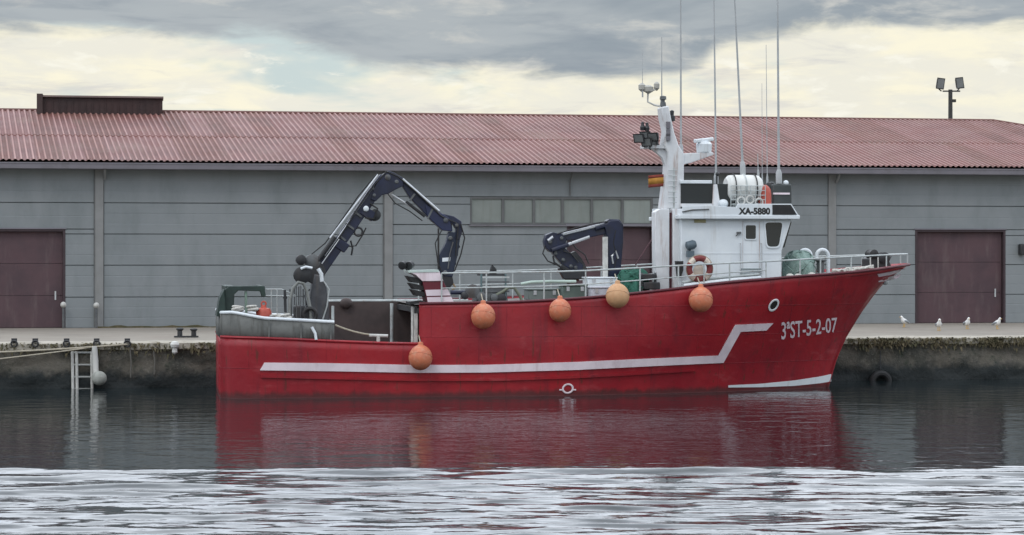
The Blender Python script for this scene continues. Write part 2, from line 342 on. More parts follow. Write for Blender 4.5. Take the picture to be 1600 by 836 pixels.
# ------------------------------------------------------------------ water
def build_water():
    def axis(a, b, st, far0, far1):
        dense = list(np.arange(a, b, st)); out = []
        x, s_ = a, st * 3
        while x > far0: x -= s_; s_ *= 1.7; out.append(x)
        hi = []; x, s_ = dense[-1], st * 3
        while x < far1: x += s_; s_ *= 1.7; hi.append(x)
        return np.array(sorted(out) + dense + hi)
    xs = axis(-16, 16, 0.07, -3000, 3000); ys = axis(28, 47.5, 0.038, -3000, 78)
    ys = ys[ys < 100]
    X, Y = np.meshgrid(xs, ys)
    H = np.zeros_like(X); 
    def field(n, l0, l1, spread, slope):
        h = np.zeros_like(X)
        for i in range(n):
            lam = 10 ** rng.uniform(math.log10(l0), math.log10(l1)); k = 2 * math.pi / lam; th = rng.normal(R(1.5), spread)
            h += np.sin(k * math.sin(th) * X + k * math.cos(th) * Y + rng.uniform(0, 2 * math.pi)) * slope * math.sqrt(2.0 / n) / k
        return h
    far = np.clip((Y - 38.5) / 5.0, 0, 1)                 # the wake: a long-crested train at its rim, short chop nearer the viewer
    H = field(36, 0.8, 1.7, 0.10, 0.115) * (0.55 + 0.45 * far) + field(60, 0.30, 0.85, 0.22, 0.080) * (0.85 - 0.45 * far)
    # patches of stronger and weaker ripple
    E = np.zeros_like(X)
    for i in range(14):
        lx, ly = rng.uniform(2.5, 9), rng.uniform(1.0, 3.5)
        E += np.sin(2 * math.pi * (X / lx + rng.uniform(-.1, .1) * Y / ly) + rng.uniform(0, 6.28)) * np.sin(2 * math.pi * Y / ly + rng.uniform(0, 6.28))
    env = np.clip(1.0 + 0.20 * E, 0.35, 1.6)
    edge = 45.0 + 0.16 * np.sin(X * 0.55 + 1) + 0.13 * np.sin(X * 1.3) + 0.10 * np.sin(X * 2.9 + 2) + 0.07 * np.sin(X * 6.1) * np.sin(X * 1.1) + 0.015 * X
    ramp = np.clip((edge - Y) / 0.9, 0, 1); ramp = ramp * ramp * (3 - 2 * ramp)
    side = np.clip((16 - np.abs(X)) / 2, 0, 1) * np.clip((Y - 28) / 2, 0, 1)
    H = H * env * (0.035 + 0.965 * ramp) * side
    nx, ny = len(xs), len(ys)
    me = bpy.data.meshes.new('water'); co = np.stack([X, Y, H], -1).reshape(-1, 3).astype(np.float32)
    idx = np.arange(nx * ny).reshape(ny, nx); q = np.stack([idx[:-1, :-1], idx[:-1, 1:], idx[1:, 1:], idx[1:, :-1]], -1).reshape(-1, 4)
    me.vertices.add(len(co)); me.vertices.foreach_set('co', co.ravel())
    me.loops.add(q.size); me.loops.foreach_set('vertex_index', q.ravel().astype(np.int32))
    me.polygons.add(len(q)); me.polygons.foreach_set('loop_start', np.arange(0, q.size, 4, dtype=np.int32)); me.polygons.foreach_set('loop_total', np.full(len(q), 4, dtype=np.int32))
    me.update(calc_edges=True); me.validate(); me.shade_smooth()
    m = bpy.data.materials.new('harbour_water'); m.use_nodes = True
    N, L = nodes_of(m.node_tree)
    tc = N('ShaderNodeTexCoord')
    def noise(st, sc, det):
        mp = N('ShaderNodeMapping'); mp.inputs['Scale'].default_value = st; L(tc.outputs['Object'], mp.inputs[0])
        n = N('ShaderNodeTexNoise', inp={'Scale': sc, 'Detail': det, 'Roughness': 0.55}); L(mp.outputs[0], n.inputs['Vector']); return n.outputs[0]
    b1 = N('ShaderNodeBump', inp={'Strength': 1.0, 'Distance': 0.032}); L(noise((0.7, 0.9, 1), 1.2, 3), b1.inputs['Height'])
    b2 = N('ShaderNodeBump', inp={'Strength': 1.0, 'Distance': 0.003}); L(noise((0.8, 1.6, 1), 6, 3), b2.inputs['Height']); L(b1.outputs[0], b2.inputs['Normal'])
    p = N('ShaderNodeBsdfPrincipled', inp={'Base Color': (0.010, 0.016, 0.018, 1), 'Roughness': 0.03, 'IOR': 1.5}); L(b2.outputs[0], p.inputs['Normal'])
    o = N('ShaderNodeOutputMaterial'); L(p.outputs[0], o.inputs[0])
    me.materials.append(m); ob = bpy.data.objects.new('water', me); C.objects.link(ob); tag(ob, kind='structure')
build_water()

# ------------------------------------------------------------------ quay and ground
def build_quay():
    q = MB()                                          # top sheet from behind the coping to the far land
    q.add([(-3000, YQ + 0.62, ZQ - 0.02), (3000, YQ + 0.62, ZQ - 0.02), (3000, 6000, ZQ - 0.02), (-3000, 6000, ZQ - 0.02)], [(0, 1, 2, 3)])
    tag(put('quay_ground', q, CONC, None, B, (0, 0, 0)), kind='structure')
    # coping: long lip with a worn, slightly wavy edge
    c = MB(); xs = np.arange(-70, 80, 0.5); prev = None; vs = []; fs = []
    for i, x in enumerate(xs):
        e = 0.035 * math.sin(x * 1.7) * math.sin(x * 0.63 + 1) + rng.normal(0, 0.012)
        z = ZQ + rng.normal(0, 0.008)
        vs += [(x, YQ + 0.64, ZQ - 0.05), (x, YQ + 0.64, z), (x, YQ + 0.05 + e, z), (x, YQ - 0.06 + e, z - 0.06), (x, YQ - 0.06 + e, ZQ - 0.24 + rng.normal(0, .02)), (x, YQ + 0.05, ZQ - 0.27)]
    n = 6
    fs = [(i * n + k, i * n + k + 1, (i + 1) * n + k + 1, (i + 1) * n + k) for i in range(len(xs) - 1) for k in range(n - 1)]
    c.add(vs, fs); tag(put('quay_coping', c, COPE, None, B, (0, YQ, ZQ)), kind='structure')
    # wall: one uneven face down into the water
    nx, nz = 420, 16; xs = np.linspace(-70, 80, nx); zs = np.linspace(ZQ - 0.2, -1.2, nz)
    D = np.zeros((nz, nx))
    for i in range(50):
        lx, lz = rng.uniform(0.5, 5), rng.uniform(0.4, 2.2)
        D += rng.uniform(0.004, 0.02) * np.sin(xs[None, :] * 6.28 / lx + rng.uniform(0, 6.28)) * np.sin(zs[:, None] * 6.28 / lz + rng.uniform(0, 6.28))
    D += rng.normal(0, 0.012, D.shape)
    w = MB(); w.add([(xs[i], YQ + 0.04 + D[j, i], zs[j]) for j in range(nz) for i in range(nx)],
                    [(j * nx + i, (j + 1) * nx + i, (j + 1) * nx + i + 1, j * nx + i + 1) for j in range(nz - 1) for i in range(nx - 1)])
    m = bpy.data.materials.new('mossy_quay_wall'); m.use_nodes = True
    N, L = nodes_of(m.node_tree); tc = N('ShaderNodeTexCoord')
    def noise(st, sc, det=6):
        mp = N('ShaderNodeMapping'); mp.inputs['Scale'].default_value = st; L(tc.outputs['Object'], mp.inputs[0])
        n_ = N('ShaderNodeTexNoise', inp={'Scale': sc, 'Detail': det, 'Roughness': 0.65}); L(mp.outputs[0], n_.inputs['Vector']); return n_.outputs[0]
    def MR(v, a, b_, c_=0.0, d=1.0):
        n_ = N('ShaderNodeMapRange', interpolation_type='SMOOTHSTEP'); L(v, n_.inputs[0])
        for i, q_ in enumerate((a, b_, c_, d)): n_.inputs[i + 1].default_value = q_
        return n_.outputs[0]
    def MIX(f, a, b_):
        n_ = N('ShaderNodeMix', data_type='RGBA'); L(f, n_.inputs[0])
        for s_, v in ((6, a), (7, b_)):
            if isinstance(v, tuple): n_.inputs[s_].default_value = (*v, 1)
            else: L(v, n_.inputs[s_])
        return n_.outputs[2]
    c_ = MIX(MR(noise((1, 1, 1), 0.8), 0.4, 0.65), (0.125, 0.113, 0.092), (0.045, 0.046, 0.038))
    c_ = MIX(MR(noise((1.5, 1, 0.5), 1.4), 0.52, 0.72), c_, (0.125, 0.112, 0.095))
    c_ = MIX(MR(noise((1, 1, 1), 3.0), 0.55, 0.75), c_, (0.022, 0.036, 0.020))
    c_ = MIX(MR(noise((1, 1, 1), 14.0, 3), 0.60, 0.68, 0, .7), c_, (0.17, 0.16, 0.14))
    sp = N('ShaderNodeSeparateXYZ'); L(tc.outputs['Object'], sp.inputs[0])       # weed line of the tide: wet black algae below, bleached scum under the lip
    nz_ = noise((1.2, 1, 1), 1.6); ad = N('ShaderNodeMath', operation='MULTIPLY_ADD', inp={1: 0.9, 2: -0.45}); L(nz_, ad.inputs[0])
    zz = N('ShaderNodeMath', operation='ADD'); L(sp.outputs[2], zz.inputs[0]); L(ad.outputs[0], zz.inputs[1])
    c_ = MIX(MR(zz.outputs[0], 0.70, 0.30), c_, (0.014, 0.019, 0.020))
    c_ = MIX(MR(zz.outputs[0], 1.12, 1.34, 0, 0.8), c_, (0.115, 0.092, 0.062))
    p = N('ShaderNodeBsdfPrincipled', inp={'Roughness': 0.75}); L(c_, p.inputs['Base Color'])
    bp = N('ShaderNodeBump', inp={'Strength': 1, 'Distance': 0.09}); L(noise((1, 1, 1), 3.2), bp.inputs['Height']); L(bp.outputs[0], p.inputs['Normal'])
    o = N('ShaderNodeOutputMaterial'); L(p.outputs[0], o.inputs[0])
    tag(put('quay_wall', w, m, None, B, (0, 0, 0), ang=60), kind='structure')
build_quay()

# ------------------------------------------------------------------ warehouse
def build_warehouse():
    wh = empty('warehouse', B, (0, 0, ZQ), 'long grey panelled warehouse with red corrugated roof along the quay', 'warehouse')
    X0, X1 = -62.0, B(1965, 500, 0).x
    zb = ZQ - 0.03; ze = B(800, 268, 0).z; DEP = 20.0
    bx = lambda px: B(px, 400, 0).x
    bz = lambda px, py: B(px, py, 0).z
    doors = [(bx(-40), bx(102), bz(60, 358)), (bx(886), bx(1021), bz(950, 352)), (bx(1430), bx(1571), bz(1500, 359))]
    win = (bx(735), bx(1020), bz(870, 351.5), bz(870, 308))
    # dark backing wall with openings is a ring of boxes: left of, above and between the doors
    w = MB(); cur = X0
    for a, b, t in doors:
        w.box((cur, 0.06, zb), (a, 0.30, ze + 0.25)); w.box((a, 0.06, t), (b, 0.30, ze + 0.25)); cur = b
    w.box((cur, 0.06, zb), (X1, 0.30, ze + 0.25))
    w.box((X0, DEP - .3, zb), (X1, DEP, ze + .25)); w.box((X0, 0.3, zb), (X0 + .3, DEP - .3, ze + .25)); w.box((X1 - .3, 0.3, zb), (X1, DEP - .3, ze + .25))
    put('wall', w, WALLD, wh)
    pil = [bx(p) for p in (-300, 155, 607, 1060, 1300, 1760)]
    rows = [zb] + [bz(300, y) for y in (464, 414.5, 366, 317.5)] + [ze + 0.02]
    edges = [X0] + pil + [X1]
    def panel(a, b, z0, z1):
        """a wall panel of three boards: proud faces with shallow grooves between"""
        if b - a < 0.15 or z1 - z0 < 0.1: return
        m = MB(); nb = max(1, round((z1 - z0) / 0.425)); g = 0.012
        
        pr = [(0.055, z0 + 0.007)]
        for k in range(nb):
            c0, c1 = lerp(z0 + .007, z1 - .009, k / nb), lerp(z0 + .007, z1 - .009, (k + 1) / nb)
            dy = random.uniform(-0.003, 0.003)
            pr += [(0.004 + dy, c0 + g), (dy, c0 + 2 * g), (dy, c1 - 2 * g), (0.004 + dy, c1 - g), (0.006, c1)] if k < nb - 1 else [(0.004 + dy, c0 + g), (dy, c0 + 2 * g), (dy, c1 - g), (0.055, c1 + .004)]
        n = len(pr)
        m.add([(x, p[0], p[1]) for x in (a + 0.006, b - 0.006) for p in pr], [(i, i + 1, n + i + 1, n + i) for i in range(n - 1)] + [tuple(range(n)), tuple(range(2 * n - 1, n - 1, -1))])
        put('wall_panel', m, WALLM, wh, ang=1)
    holes = [(a, b, zb, t) for a, b, t in doors] + [(win[0], win[1], win[2], win[3])]
    for i in range(len(edges) - 1):
        for k in range(5):
            a, b = edges[i] + (0.18 if i else 0), edges[i + 1] - 0.18
            z0, z1 = rows[k], rows[k + 1]
            cuts = sorted({z0, z1} | {z for h in holes for z in h[2:] if h[0] < b and h[1] > a and z0 + .05 < z < z1 - .05})
            for zl, zh in zip(cuts, cuts[1:]):
                zc = (zl + zh) / 2; segs = [(a, b)]
                for h in holes:
                    if h[2] < zc < h[3]:
                        ns = []
                        for s0, s1 in segs:
                            if h[1] <= s0 or h[0] >= s1: ns.append((s0, s1)); continue
                            if h[0] > s0: ns.append((s0, h[0]))
                            if h[1] < s1: ns.append((h[1], s1))
                        segs = ns
                for s0, s1 in segs: panel(s0, s1, zl, zh)
    for x in pil:
        m = MB(); m.box((x - 0.17, -0.07, zb), (x + 0.17, 0.055, ze)); put('pilaster', m, PILM, wh, bevel=0.012)
    # doors
    for di, (a, b, t) in enumerate(doors):
        fr = MB(); fr.box((a, -0.012, zb), (a + 0.09, 0.34, t)); fr.box((b - 0.09, -0.012, zb), (b, 0.34, t)); fr.box((a + 0.09, -0.012, t - 0.09), (b - 0.09, 0.34, t))
        dr = put('door', fr, mat('door_frame_paint', (0.05, 0.032, 0.038), None, 0.7), wh)
        z0 = zb + 0.02; n = 3; hs = (t - 0.09 - z0) / n
        for k in range(n):
            s = MB(); s.box((a + 0.10, 0.20, z0 + k * hs + 0.005), (b - 0.10, 0.26, z0 + (k + 1) * hs - 0.005)); put('door_section', s, DOORM, dr, bevel=0.008)
        s = MB(); s.box((a + 0.09, 0.275, zb), (b - 0.09, 0.30, t - 0.09)); put('door_backing', s, WALLD, dr)
        s = MB(); s.box((b - 0.42, 0.165, z0 + 1.1), (b - 0.36, 0.20, z0 + 1.45)); put('handle', s, STEEL, dr)
        hd = MB(); hd.box((a - 0.05, -0.05, t + 0.002), (b + 0.05, 0.058, t + 0.055)); put('door_head_flashing', hd, GUTM, wh)
    # window band
    a, b, z0, z1 = win; fr = MB(); th = 0.09
    xsb = [bx(p) for p in (735, 786, 834, 878.8, 924.5, 972.5, 1019)]
    fr.box((a, -0.02, z0), (b, 0.08, z0 + th)); fr.box((a, -0.02, z1 - th), (b, 0.08, z1))
    for i, x in enumerate(xsb):
        w_ = 0.055; fr.box((max(a, x - w_), -0.017, z0 + th), (min(b, x + w_), 0.08, z1 - th))
    wn = put('window', fr, FRAMEM, wh)
    for x_, y_ in zip(xsb, xsb[1:]):
        p = MB(); p.box((x_ + 0.06, 0.035 + random.uniform(0, .01), z0 + th + .005), (y_ - 0.06, 0.055, z1 - th - .005)); put('pane', p, random.choice((PANEM, mat('grimy_pane', (.215, .24, .225), (.18, .205, .19), .5, .8, dirt=(.15, .16, .14), dirt_amt=.7), mat('greenish_pane', (.25, .29, .25), (.21, .25, .215), .4, .8, dirt=(.2, .22, .18), dirt_amt=.7))), wn)
    sl = MB(); sl.box((a - .06, -0.10, z0 - 0.05), (b + .06, 0.058, z0 - 0.003)); put('window_sill', sl, GUTM, wh)
    # gutter and fascia
    zg0, zg1 = B(800, 269, -0.7).z, B(800, 258.5, -0.75).z
    g = MB(); pr = [(-0.42, zg0 + 0.01), (-0.78, zg0 + 0.03), (-0.80, zg1 - 0.06), (-0.82, zg1 - 0.05), (-0.82, zg1), (-0.74, zg1), (-0.70, zg0 + 0.08), (-0.42, zg0 + 0.07)]
    n = len(pr)
    g.add([(x, p[0], p[1]) for x in (X0 - .8, X1 + .6) for p in pr], [(i, (i + 1) % n, n + (i + 1) % n, n + i) for i in range(n)] + [tuple(range(n)), tuple(range(2 * n - 1, n - 1, -1))])
    put('gutter', g, GUTM, wh)
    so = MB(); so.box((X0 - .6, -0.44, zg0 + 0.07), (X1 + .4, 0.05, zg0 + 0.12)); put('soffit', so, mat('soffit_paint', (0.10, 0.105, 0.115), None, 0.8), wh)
    # rain pipes with hoppers
    for px in (164, 890, 1306):
        x = bx(px); d = MB(); low = zb + .05 if px != 890 else bz(890, 306)
        if px == 164: low = bz(164, 281)
        if px == 1306: low = bz(1306, 286)
        d.tube([(x, -0.50, zg0 + .03), (x, -0.40, zg0 - 0.12), (x, -0.11, zg0 - 0.30), (x, -0.10, min(low, zg0 - .36))], 0.055 if px != 890 else 0.03, 8)
        put('downpipe', d, PILM if px != 890 else FRAMEM, wh)
    for px in (148.5, 600):
        x = bx(px); d = MB(); d.tube([(x, -0.03, ze), (x, -0.03, zb)], 0.045, 8); put('downpipe', d, FRAMEM, wh)
    # corrugated roof: front slope up to the ridge with a hip at the right
    ye = -0.86; zr0 = zg1 + 0.06; YR = 9.8
    ridge_z = B(800, 181, YR).z; hipx = B(1552, 191, YR).x
    tanS = (ridge_z - zr0) / (YR - ye); skew = math.tan(R(5))
    r = MB(); pitch = 0.235; nseg = 4; amp = 0.055; vs = []; cols = 0; xe1 = X1 + 0.7
    xs = np.arange(X0 - 4, xe1, pitch / nseg)
    prof = [0, 1, 1, 0]
    for i, x in enumerate(xs):
        h = amp * (1 if prof[i % nseg] else 0)
        vmax = 1.0; L_ = YR - ye
        # hip line in plan: from (xe1, ye) to (hipx, YR)
        run = xe1 - hipx; den = run / L_ - skew
        if x - skew * L_ > hipx: vmax = max(0.0, min(1.0, (xe1 - x) / den / L_))
        sh = 0.012 * math.sin(int(i // (nseg * 4)) * 12.9898)
        for k, fr_ in enumerate((0, 0.46, 0.461, 0.8, 1)):
            d = vmax * L_ * fr_
            vs.append((x - skew * d, ye + d - (sh if k == 0 else 0), zr0 + tanS * d + h + (0.03 if k == 2 else 0) + 0.3 * sh))
        cols += 1
    r.add(vs, [(i * 5 + k, (i + 1) * 5 + k, (i + 1) * 5 + k + 1, i * 5 + k + 1) for i in range(cols - 1) for k in range(4)])
    # other slopes
    yb = 2 * YR - ye
    r.add([(X0 - 4, YR, ridge_z - .01), (hipx, YR, ridge_z - .01), (xe1, yb, zr0), (X0 - 4, yb, zr0)], [(0, 1, 2, 3)])
    r.add([(xe1, ye, zr0 - .005), (xe1, yb, zr0), (hipx, YR, ridge_z - .012)], [(0, 1, 2)])
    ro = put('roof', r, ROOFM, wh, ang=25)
    ro.data.materials.append(mat('lit_roof_crest', (0.34, 0.182, 0.160), (0.245, 0.124, 0.110), 0.6, 0.4, dirt=(0.19, 0.085, 0.075), dirt_amt=0.9, dirt_stretch=(0.8, 0.35, 0.8)))
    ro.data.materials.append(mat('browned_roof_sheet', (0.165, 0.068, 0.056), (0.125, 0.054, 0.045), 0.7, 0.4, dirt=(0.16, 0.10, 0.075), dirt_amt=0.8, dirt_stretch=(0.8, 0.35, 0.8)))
    ro.data.materials.append(mat('browned_lit_crest', (0.315, 0.172, 0.148), (0.225, 0.118, 0.102), 0.7, 0.4, dirt=(0.17, 0.085, 0.07), dirt_amt=0.9, dirt_stretch=(0.8, 0.35, 0.8)))
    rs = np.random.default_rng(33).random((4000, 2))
    for p in ro.data.polygons:                         # crests lightened to paint in the rib highlights, and sheets of an older, browner batch
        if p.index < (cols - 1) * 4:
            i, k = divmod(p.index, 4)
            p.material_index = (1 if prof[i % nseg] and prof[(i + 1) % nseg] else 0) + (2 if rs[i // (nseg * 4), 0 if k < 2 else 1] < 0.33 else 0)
    cap = MB(); cap.tube([(X0 - 3, YR, ridge_z + .02), (hipx, YR, ridge_z + .02), (lerp(hipx, xe1, .5), lerp(YR, ye, .5), lerp(ridge_z, zr0, .5) + .03), (xe1, ye, zr0 + .05)], 0.075, 8); put('ridge_cap', cap, mat('ridge_cap_sheet', (0.16, 0.072, 0.06), None, 0.7), wh)
    # monitor on the ridge
    a, b = B(61, 165, YR - .7), B(254, 165, YR - .7); zt = B(150, 151, YR - .7).z; zl = ridge_z - 0.25
    mo = MB(); mo.box((a.x, YR - 0.7, zl), (b.x, YR + 0.7, zt - 0.05)); mon = put('roof_monitor', mo, MONM, wh)
    t_ = MB(); t_.box((a.x - 0.06, YR - 0.85, zt - 0.047), (b.x + .04, YR + .85, zt + 0.03)); put('monitor_lid', t_, mat('monitor_lid_sheet', (0.19, 0.14, 0.13), None, .7), mon)
    e_ = MB(); e_.box((a.x - 0.09, YR - 0.9, zl), (a.x + .16, YR + .75, zt + .09)); put('monitor_end', e_, mat('monitor_end_sheet', (0.05, 0.03, 0.028), None, .7), mon)
    nl = 18
    for i in range(nl):
        x = lerp(a.x + .3, b.x - .2, i / (nl - 1)); s = MB(); s.box((x - .02, YR - .735, zl), (x + .02, YR - .702, zt - .06)); put('rib', s, MONM, mon)
    # wall lamp at the right
    lp = MB(); c_ = B(1597, 390, -0.15); lp.box((c_.x - .13, -0.30, c_.z - .22), (c_.x + .16, -0.002, c_.z + .24)); put('wall_lamp', lp, DARK, wh, bevel=.04)
    # mossy drift of dirt where the wall meets the quay
    ms = MB(); xx = np.arange(bx(150), bx(360), 0.25)
    pts = [(x, zb + 0.03 + 0.07 * abs(math.sin(x * 1.3) * math.sin(x * 3.1 + .5)) + random.uniform(0, .03)) for x in xx]
    ms.prism([(xx[0], zb)] + pts + [(xx[-1], zb)], -0.20, -0.005); tag(put('moss', ms, WEED, wh), kind='stuff')
build_warehouse()

# ------------------------------------------------------------------ boat hull shape
stem_px = [(1290, 640), (1293, 615), (1297, 598), (1308, 560), (1322, 528), (1345, 490), (1370, 455), (1387, 437), (1421, 413)]
stem = sorted([(S(px, py, 0).z, S(px, py, 0).x) for px, py in stem_px])
SZ, SX = [a for a, b in stem], [b for a, b in stem]
XTIP = SX[-1]; XST = S(345, 560, -2.35).x
def stem_x(z): return interp(z, SZ, SX)
def hb(x, z):
    t = max(0.0, min(1.0, z / 3.2))
    Le = lerp(11.5, 7.6, t ** 1.3); e = lerp(1.05, 0.64, t ** 1.3); Bm = lerp(2.82, 3.0, min(1, t * 2))
    u = max(0.0, min(1.0, (stem_x(z) - x) / Le)); w = Bm * (1 - (1 - u) ** 2.1) ** e
    s = max(0.0, (1.0 - x) / (1.0 - XST)); w *= 1 - 0.13 * s ** 2.2
    d = x - XST
    if d < 0.9: w *= 1 - 0.16 * (1 - d / 0.9) ** 2
    return w
def on_hull(px, py, off=0.0):
    y = -2.9
    for _ in range(12):
        p = S(px, py, y); y = -hb(p.x, p.z) - off
    return Vector((p.x, y, p.z))
up_px = [(655, 474.5), (720, 473.5), (800, 472), (850, 469.5), (900, 466.5), (950, 462.5), (1000, 457.5), (1050, 452), (1100, 445.5), (1150, 440), (1200, 436), (1250, 431.5), (1300, 428), (1340, 424.5), (1375, 420.5), (1400, 416.5), (1421, 413)]
lo_px = [(345, 526), (400, 528), (460, 530), (520, 533), (600, 536), (655, 537)]
UPS = sorted((on_hull(*p).x, on_hull(*p).z) for p in up_px[:-1]); UPS.append((XTIP, SZ[-1]))
LOS = sorted((on_hull(*p).x, on_hull(*p).z) for p in lo_px)
def z_up(x): return interp(x, [a for a, b in UPS], [b for a, b in UPS])
def z_lo(x): return interp(x, [a for a, b in LOS], [b for a, b in LOS])
XSTEP = on_hull(655, 505).x
ZDK = 0.55                                          # working deck
fb = empty('fishing_boat', S, (0, 0, 0), 'red steel fishing boat with white wheelhouse and two blue cranes moored at the quay', 'fishing boat')

def build_hull():
    m = MB(); ZB = -0.7
    ss = np.unique(np.concatenate([np.linspace(0, 0.08, 7), np.linspace(0.08, 1, 58)])); nlo, nup = 9, 9
    # nominal x of a column at the sheer; inside, x is scaled to the stem at its own height
    cols = sorted(set(list(XST + (XTIP - XST) * ss)) | {XSTEP})
    istep = cols.index(XSTEP)
    def xat(xc, z):
        t = max(0.0, (xc - 0.0) / XTIP)
        return xc + (stem_x(z) - XTIP) * t ** 1.6 if xc > 0 else xc
    zl_end = z_lo(XSTEP)
    for side in (-1, 1):
        rows = []
        for i, xc in enumerate(cols):
            col = []
            zl = z_lo(xc) if xc < XSTEP else zl_end
            for k in range(nlo + 1):
                z = lerp(ZB, zl, k / nlo); x = xat(xc, z); col.append((x, side * hb(x, max(z, -0.3)), z))
            zt = z_up(xc)
            if i >= istep or (side > 0 and xc > S(505, 500, 2.8).x):
                zt = zt if i >= istep else z_up(XSTEP) - 0.06
                for k in range(1, nup + 1):
                    z = lerp(zl, zt, k / nup); x = xat(xc, z); col.append((x, side * hb(x, z), z))
            rows.append(col)
        base = len(m.v); off = []
        for c in rows: off.append(len(m.v)); m.v += c
        for i in range(len(rows) - 1):
            n = min(len(rows[i]), len(rows[i + 1]))
            for k in range(n - 1): m.f.append((off[i] + k, off[i + 1] + k, off[i + 1] + k + 1, off[i] + k + 1))
    # transom
    n = nlo + 1; zs = [lerp(ZB, z_lo(XST), k / nlo) for k in range(n)]
    k0 = len(m.v); m.v += [(XST, -hb(XST, max(z, -.3)), z) for z in zs] + [(XST, hb(XST, max(z, -.3)), z) for z in zs]
    m.f += [(k0 + k, k0 + k + 1, k0 + n + k + 1, k0 + n + k) for k in range(n - 1)]
    hull = put('hull', m, RED, fb, ang=40)
    sd = hull.modifiers.new('plate', 'SOLIDIFY'); sd.thickness = 0.05; sd.offset = -1
    # inner face of the far plating aft and the shelter inside: dark
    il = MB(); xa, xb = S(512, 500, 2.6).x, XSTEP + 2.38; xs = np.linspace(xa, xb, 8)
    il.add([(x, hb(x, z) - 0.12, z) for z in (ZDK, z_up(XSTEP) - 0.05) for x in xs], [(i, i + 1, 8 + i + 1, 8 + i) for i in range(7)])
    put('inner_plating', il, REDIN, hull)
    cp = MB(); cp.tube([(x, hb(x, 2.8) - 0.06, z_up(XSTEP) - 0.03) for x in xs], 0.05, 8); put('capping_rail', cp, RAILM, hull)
    hd = MB(); c = S(541, 471, 2.6); hd.ball(c - Vector((0, 0, .06)), 0.22, 12, (1, .6, .8)); put('hatch_dome', hd, REDIN, hull)
    # decks
    d = MB(); xs = np.linspace(XST + .05, XSTEP + 2.5, 14)
    d.add([(x, s_ * (hb(x, ZDK) - .06), ZDK) for x in xs for s_ in (-1, 1)], [(2 * i, 2 * i + 2, 2 * i + 3, 2 * i + 1) for i in range(13)])
    put('working_deck', d, DECKM, fb)
    d = MB(); xs = np.linspace(XSTEP, XTIP - 0.25, 26)
    for zz in (0.0, 0.08):
        d.add([(x, s_ * max(0.02, hb(x, z_up(x)) - .055), z_up(x) - .13 + zz) for x in xs for s_ in (-1, 1)], [(2 * i, 2 * i + 2, 2 * i + 3, 2 * i + 1) for i in range(25)])
    put('shelter_deck', d, DECKM, fb)
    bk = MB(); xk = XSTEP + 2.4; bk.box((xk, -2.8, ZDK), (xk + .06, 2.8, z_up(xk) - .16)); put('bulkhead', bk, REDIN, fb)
    bm_ = MB(); bm_.box((XSTEP - .03, -2.86, z_up(XSTEP) - .30), (XSTEP + .10, 2.86, z_up(XSTEP) - .135)); put('deck_beam', bm_, DARK, fb)
    # coping of the bulwark: a rounded edge along the sheer
    for s_ in (-1, 1):
        c = MB(); xs = np.linspace(XSTEP, XTIP - .1, 40); c.tube([(x, s_ * hb(x, z_up(x)), z_up(x)) for x in xs], 0.045, 8); put('gunwale', c, mat('dark_red_gunwale', (0.10, 0.01, 0.018), None, .5), hull)
        c = MB(); xs = np.linspace(XST, XSTEP, 20); c.tube([(x, s_ * hb(x, z_lo(x)), z_lo(x)) for x in xs], 0.04, 8); put('gunwale', c, RED, hull)
    # painted and welded-on strips: pairs of (px, top, bottom) on the near side
    def strip(name, pairs, m_, thick, sub=6):
        P = []
        for (a, b) in zip(pairs, pairs[1:]):
            for k in range(sub): P.append(tuple(tuple(lerp(a[j][q], b[j][q], k / sub) for q in (0, 1)) for j in (0, 1)))
        P.append(pairs[-1])
        for side in (1, -1):
            s = MB(); vs = []
            for t, b in P:
                for p in (t, b):
                    for off in (-0.02, thick):
                        q = on_hull(p[0], p[1], 0); vs.append((q.x, side * (-q.y + off), q.z))
            n = len(P)
            fs = []
            for i in range(n - 1):
                a, c = i * 4, (i + 1) * 4          # 0 top in, 1 top out, 2 bottom in, 3 bottom out
                fs += [(a + 1, c + 1, c + 3, a + 3), (a, c, c + 1, a + 1), (a + 3, c + 3, c + 2, a + 2)]
            fs += [(0, 1, 3, 2), (4 * n - 4, 4 * n - 2, 4 * n - 1, 4 * n - 3)]
            s.add(vs, fs); put(name, s, m_, hull, ang=30)
    strip('white_stripe', [((413, 566.5), (406, 578.5)), ((520, 567.5), (520, 580)), ((650, 570.2), (650, 582.5)), ((760, 570), (760, 582)), ((900, 565.5), (900, 578)), ((1020, 560), (1020, 572)), ((1122, 555.5), (1130, 567)),
                           ((1148.5, 507.5), (1157, 518.5)), ((1208, 505), (1197, 516.5))], WSTR, 0.045)
    strip('rubbing_strake', [((408, 586), (408, 590)), ((520, 588.5), (520, 592.5)), ((650, 591.5), (650, 595.5)), ((780, 591), (780, 595)), ((900, 587), (900, 591)), ((1010, 582), (1010, 585)), ((1085, 578), (1085, 580))], RED, 0.07)
    strip('boot_stripe', [((1138, 602), (1138, 605.5)), ((1190, 599.5), (1190, 605)), ((1240, 594.5), (1240, 603)), ((1280, 588.5), (1280, 599)), ((1298.5, 584.5), (1298.5, 596))], WHITE, 0.012)
    for t0, t1 in ((425.5, 429.5), (433, 437.5)):
        strip('bow_stripe', [((1371, t0 + 3), (1373, t1 + 3.5)), ((1390, t0 - .5), (1390, t1 + .5)), ((1408, t0 - 5), (1404, t1 - 4))], WSTR, 0.012)
    # registration lettering wrapped on the bow
    uv, fs = text_mesh('3ªST-5-2-07', 0.012)
    lt = MB(); lt.add([on_hull(lerp(1221, 1308, u), lerp(lerp(531, 518.5, u), lerp(503.5, 496, u), v), 0.014) for u, v in uv], fs); put('registration_lettering', lt, WSTR, hull)
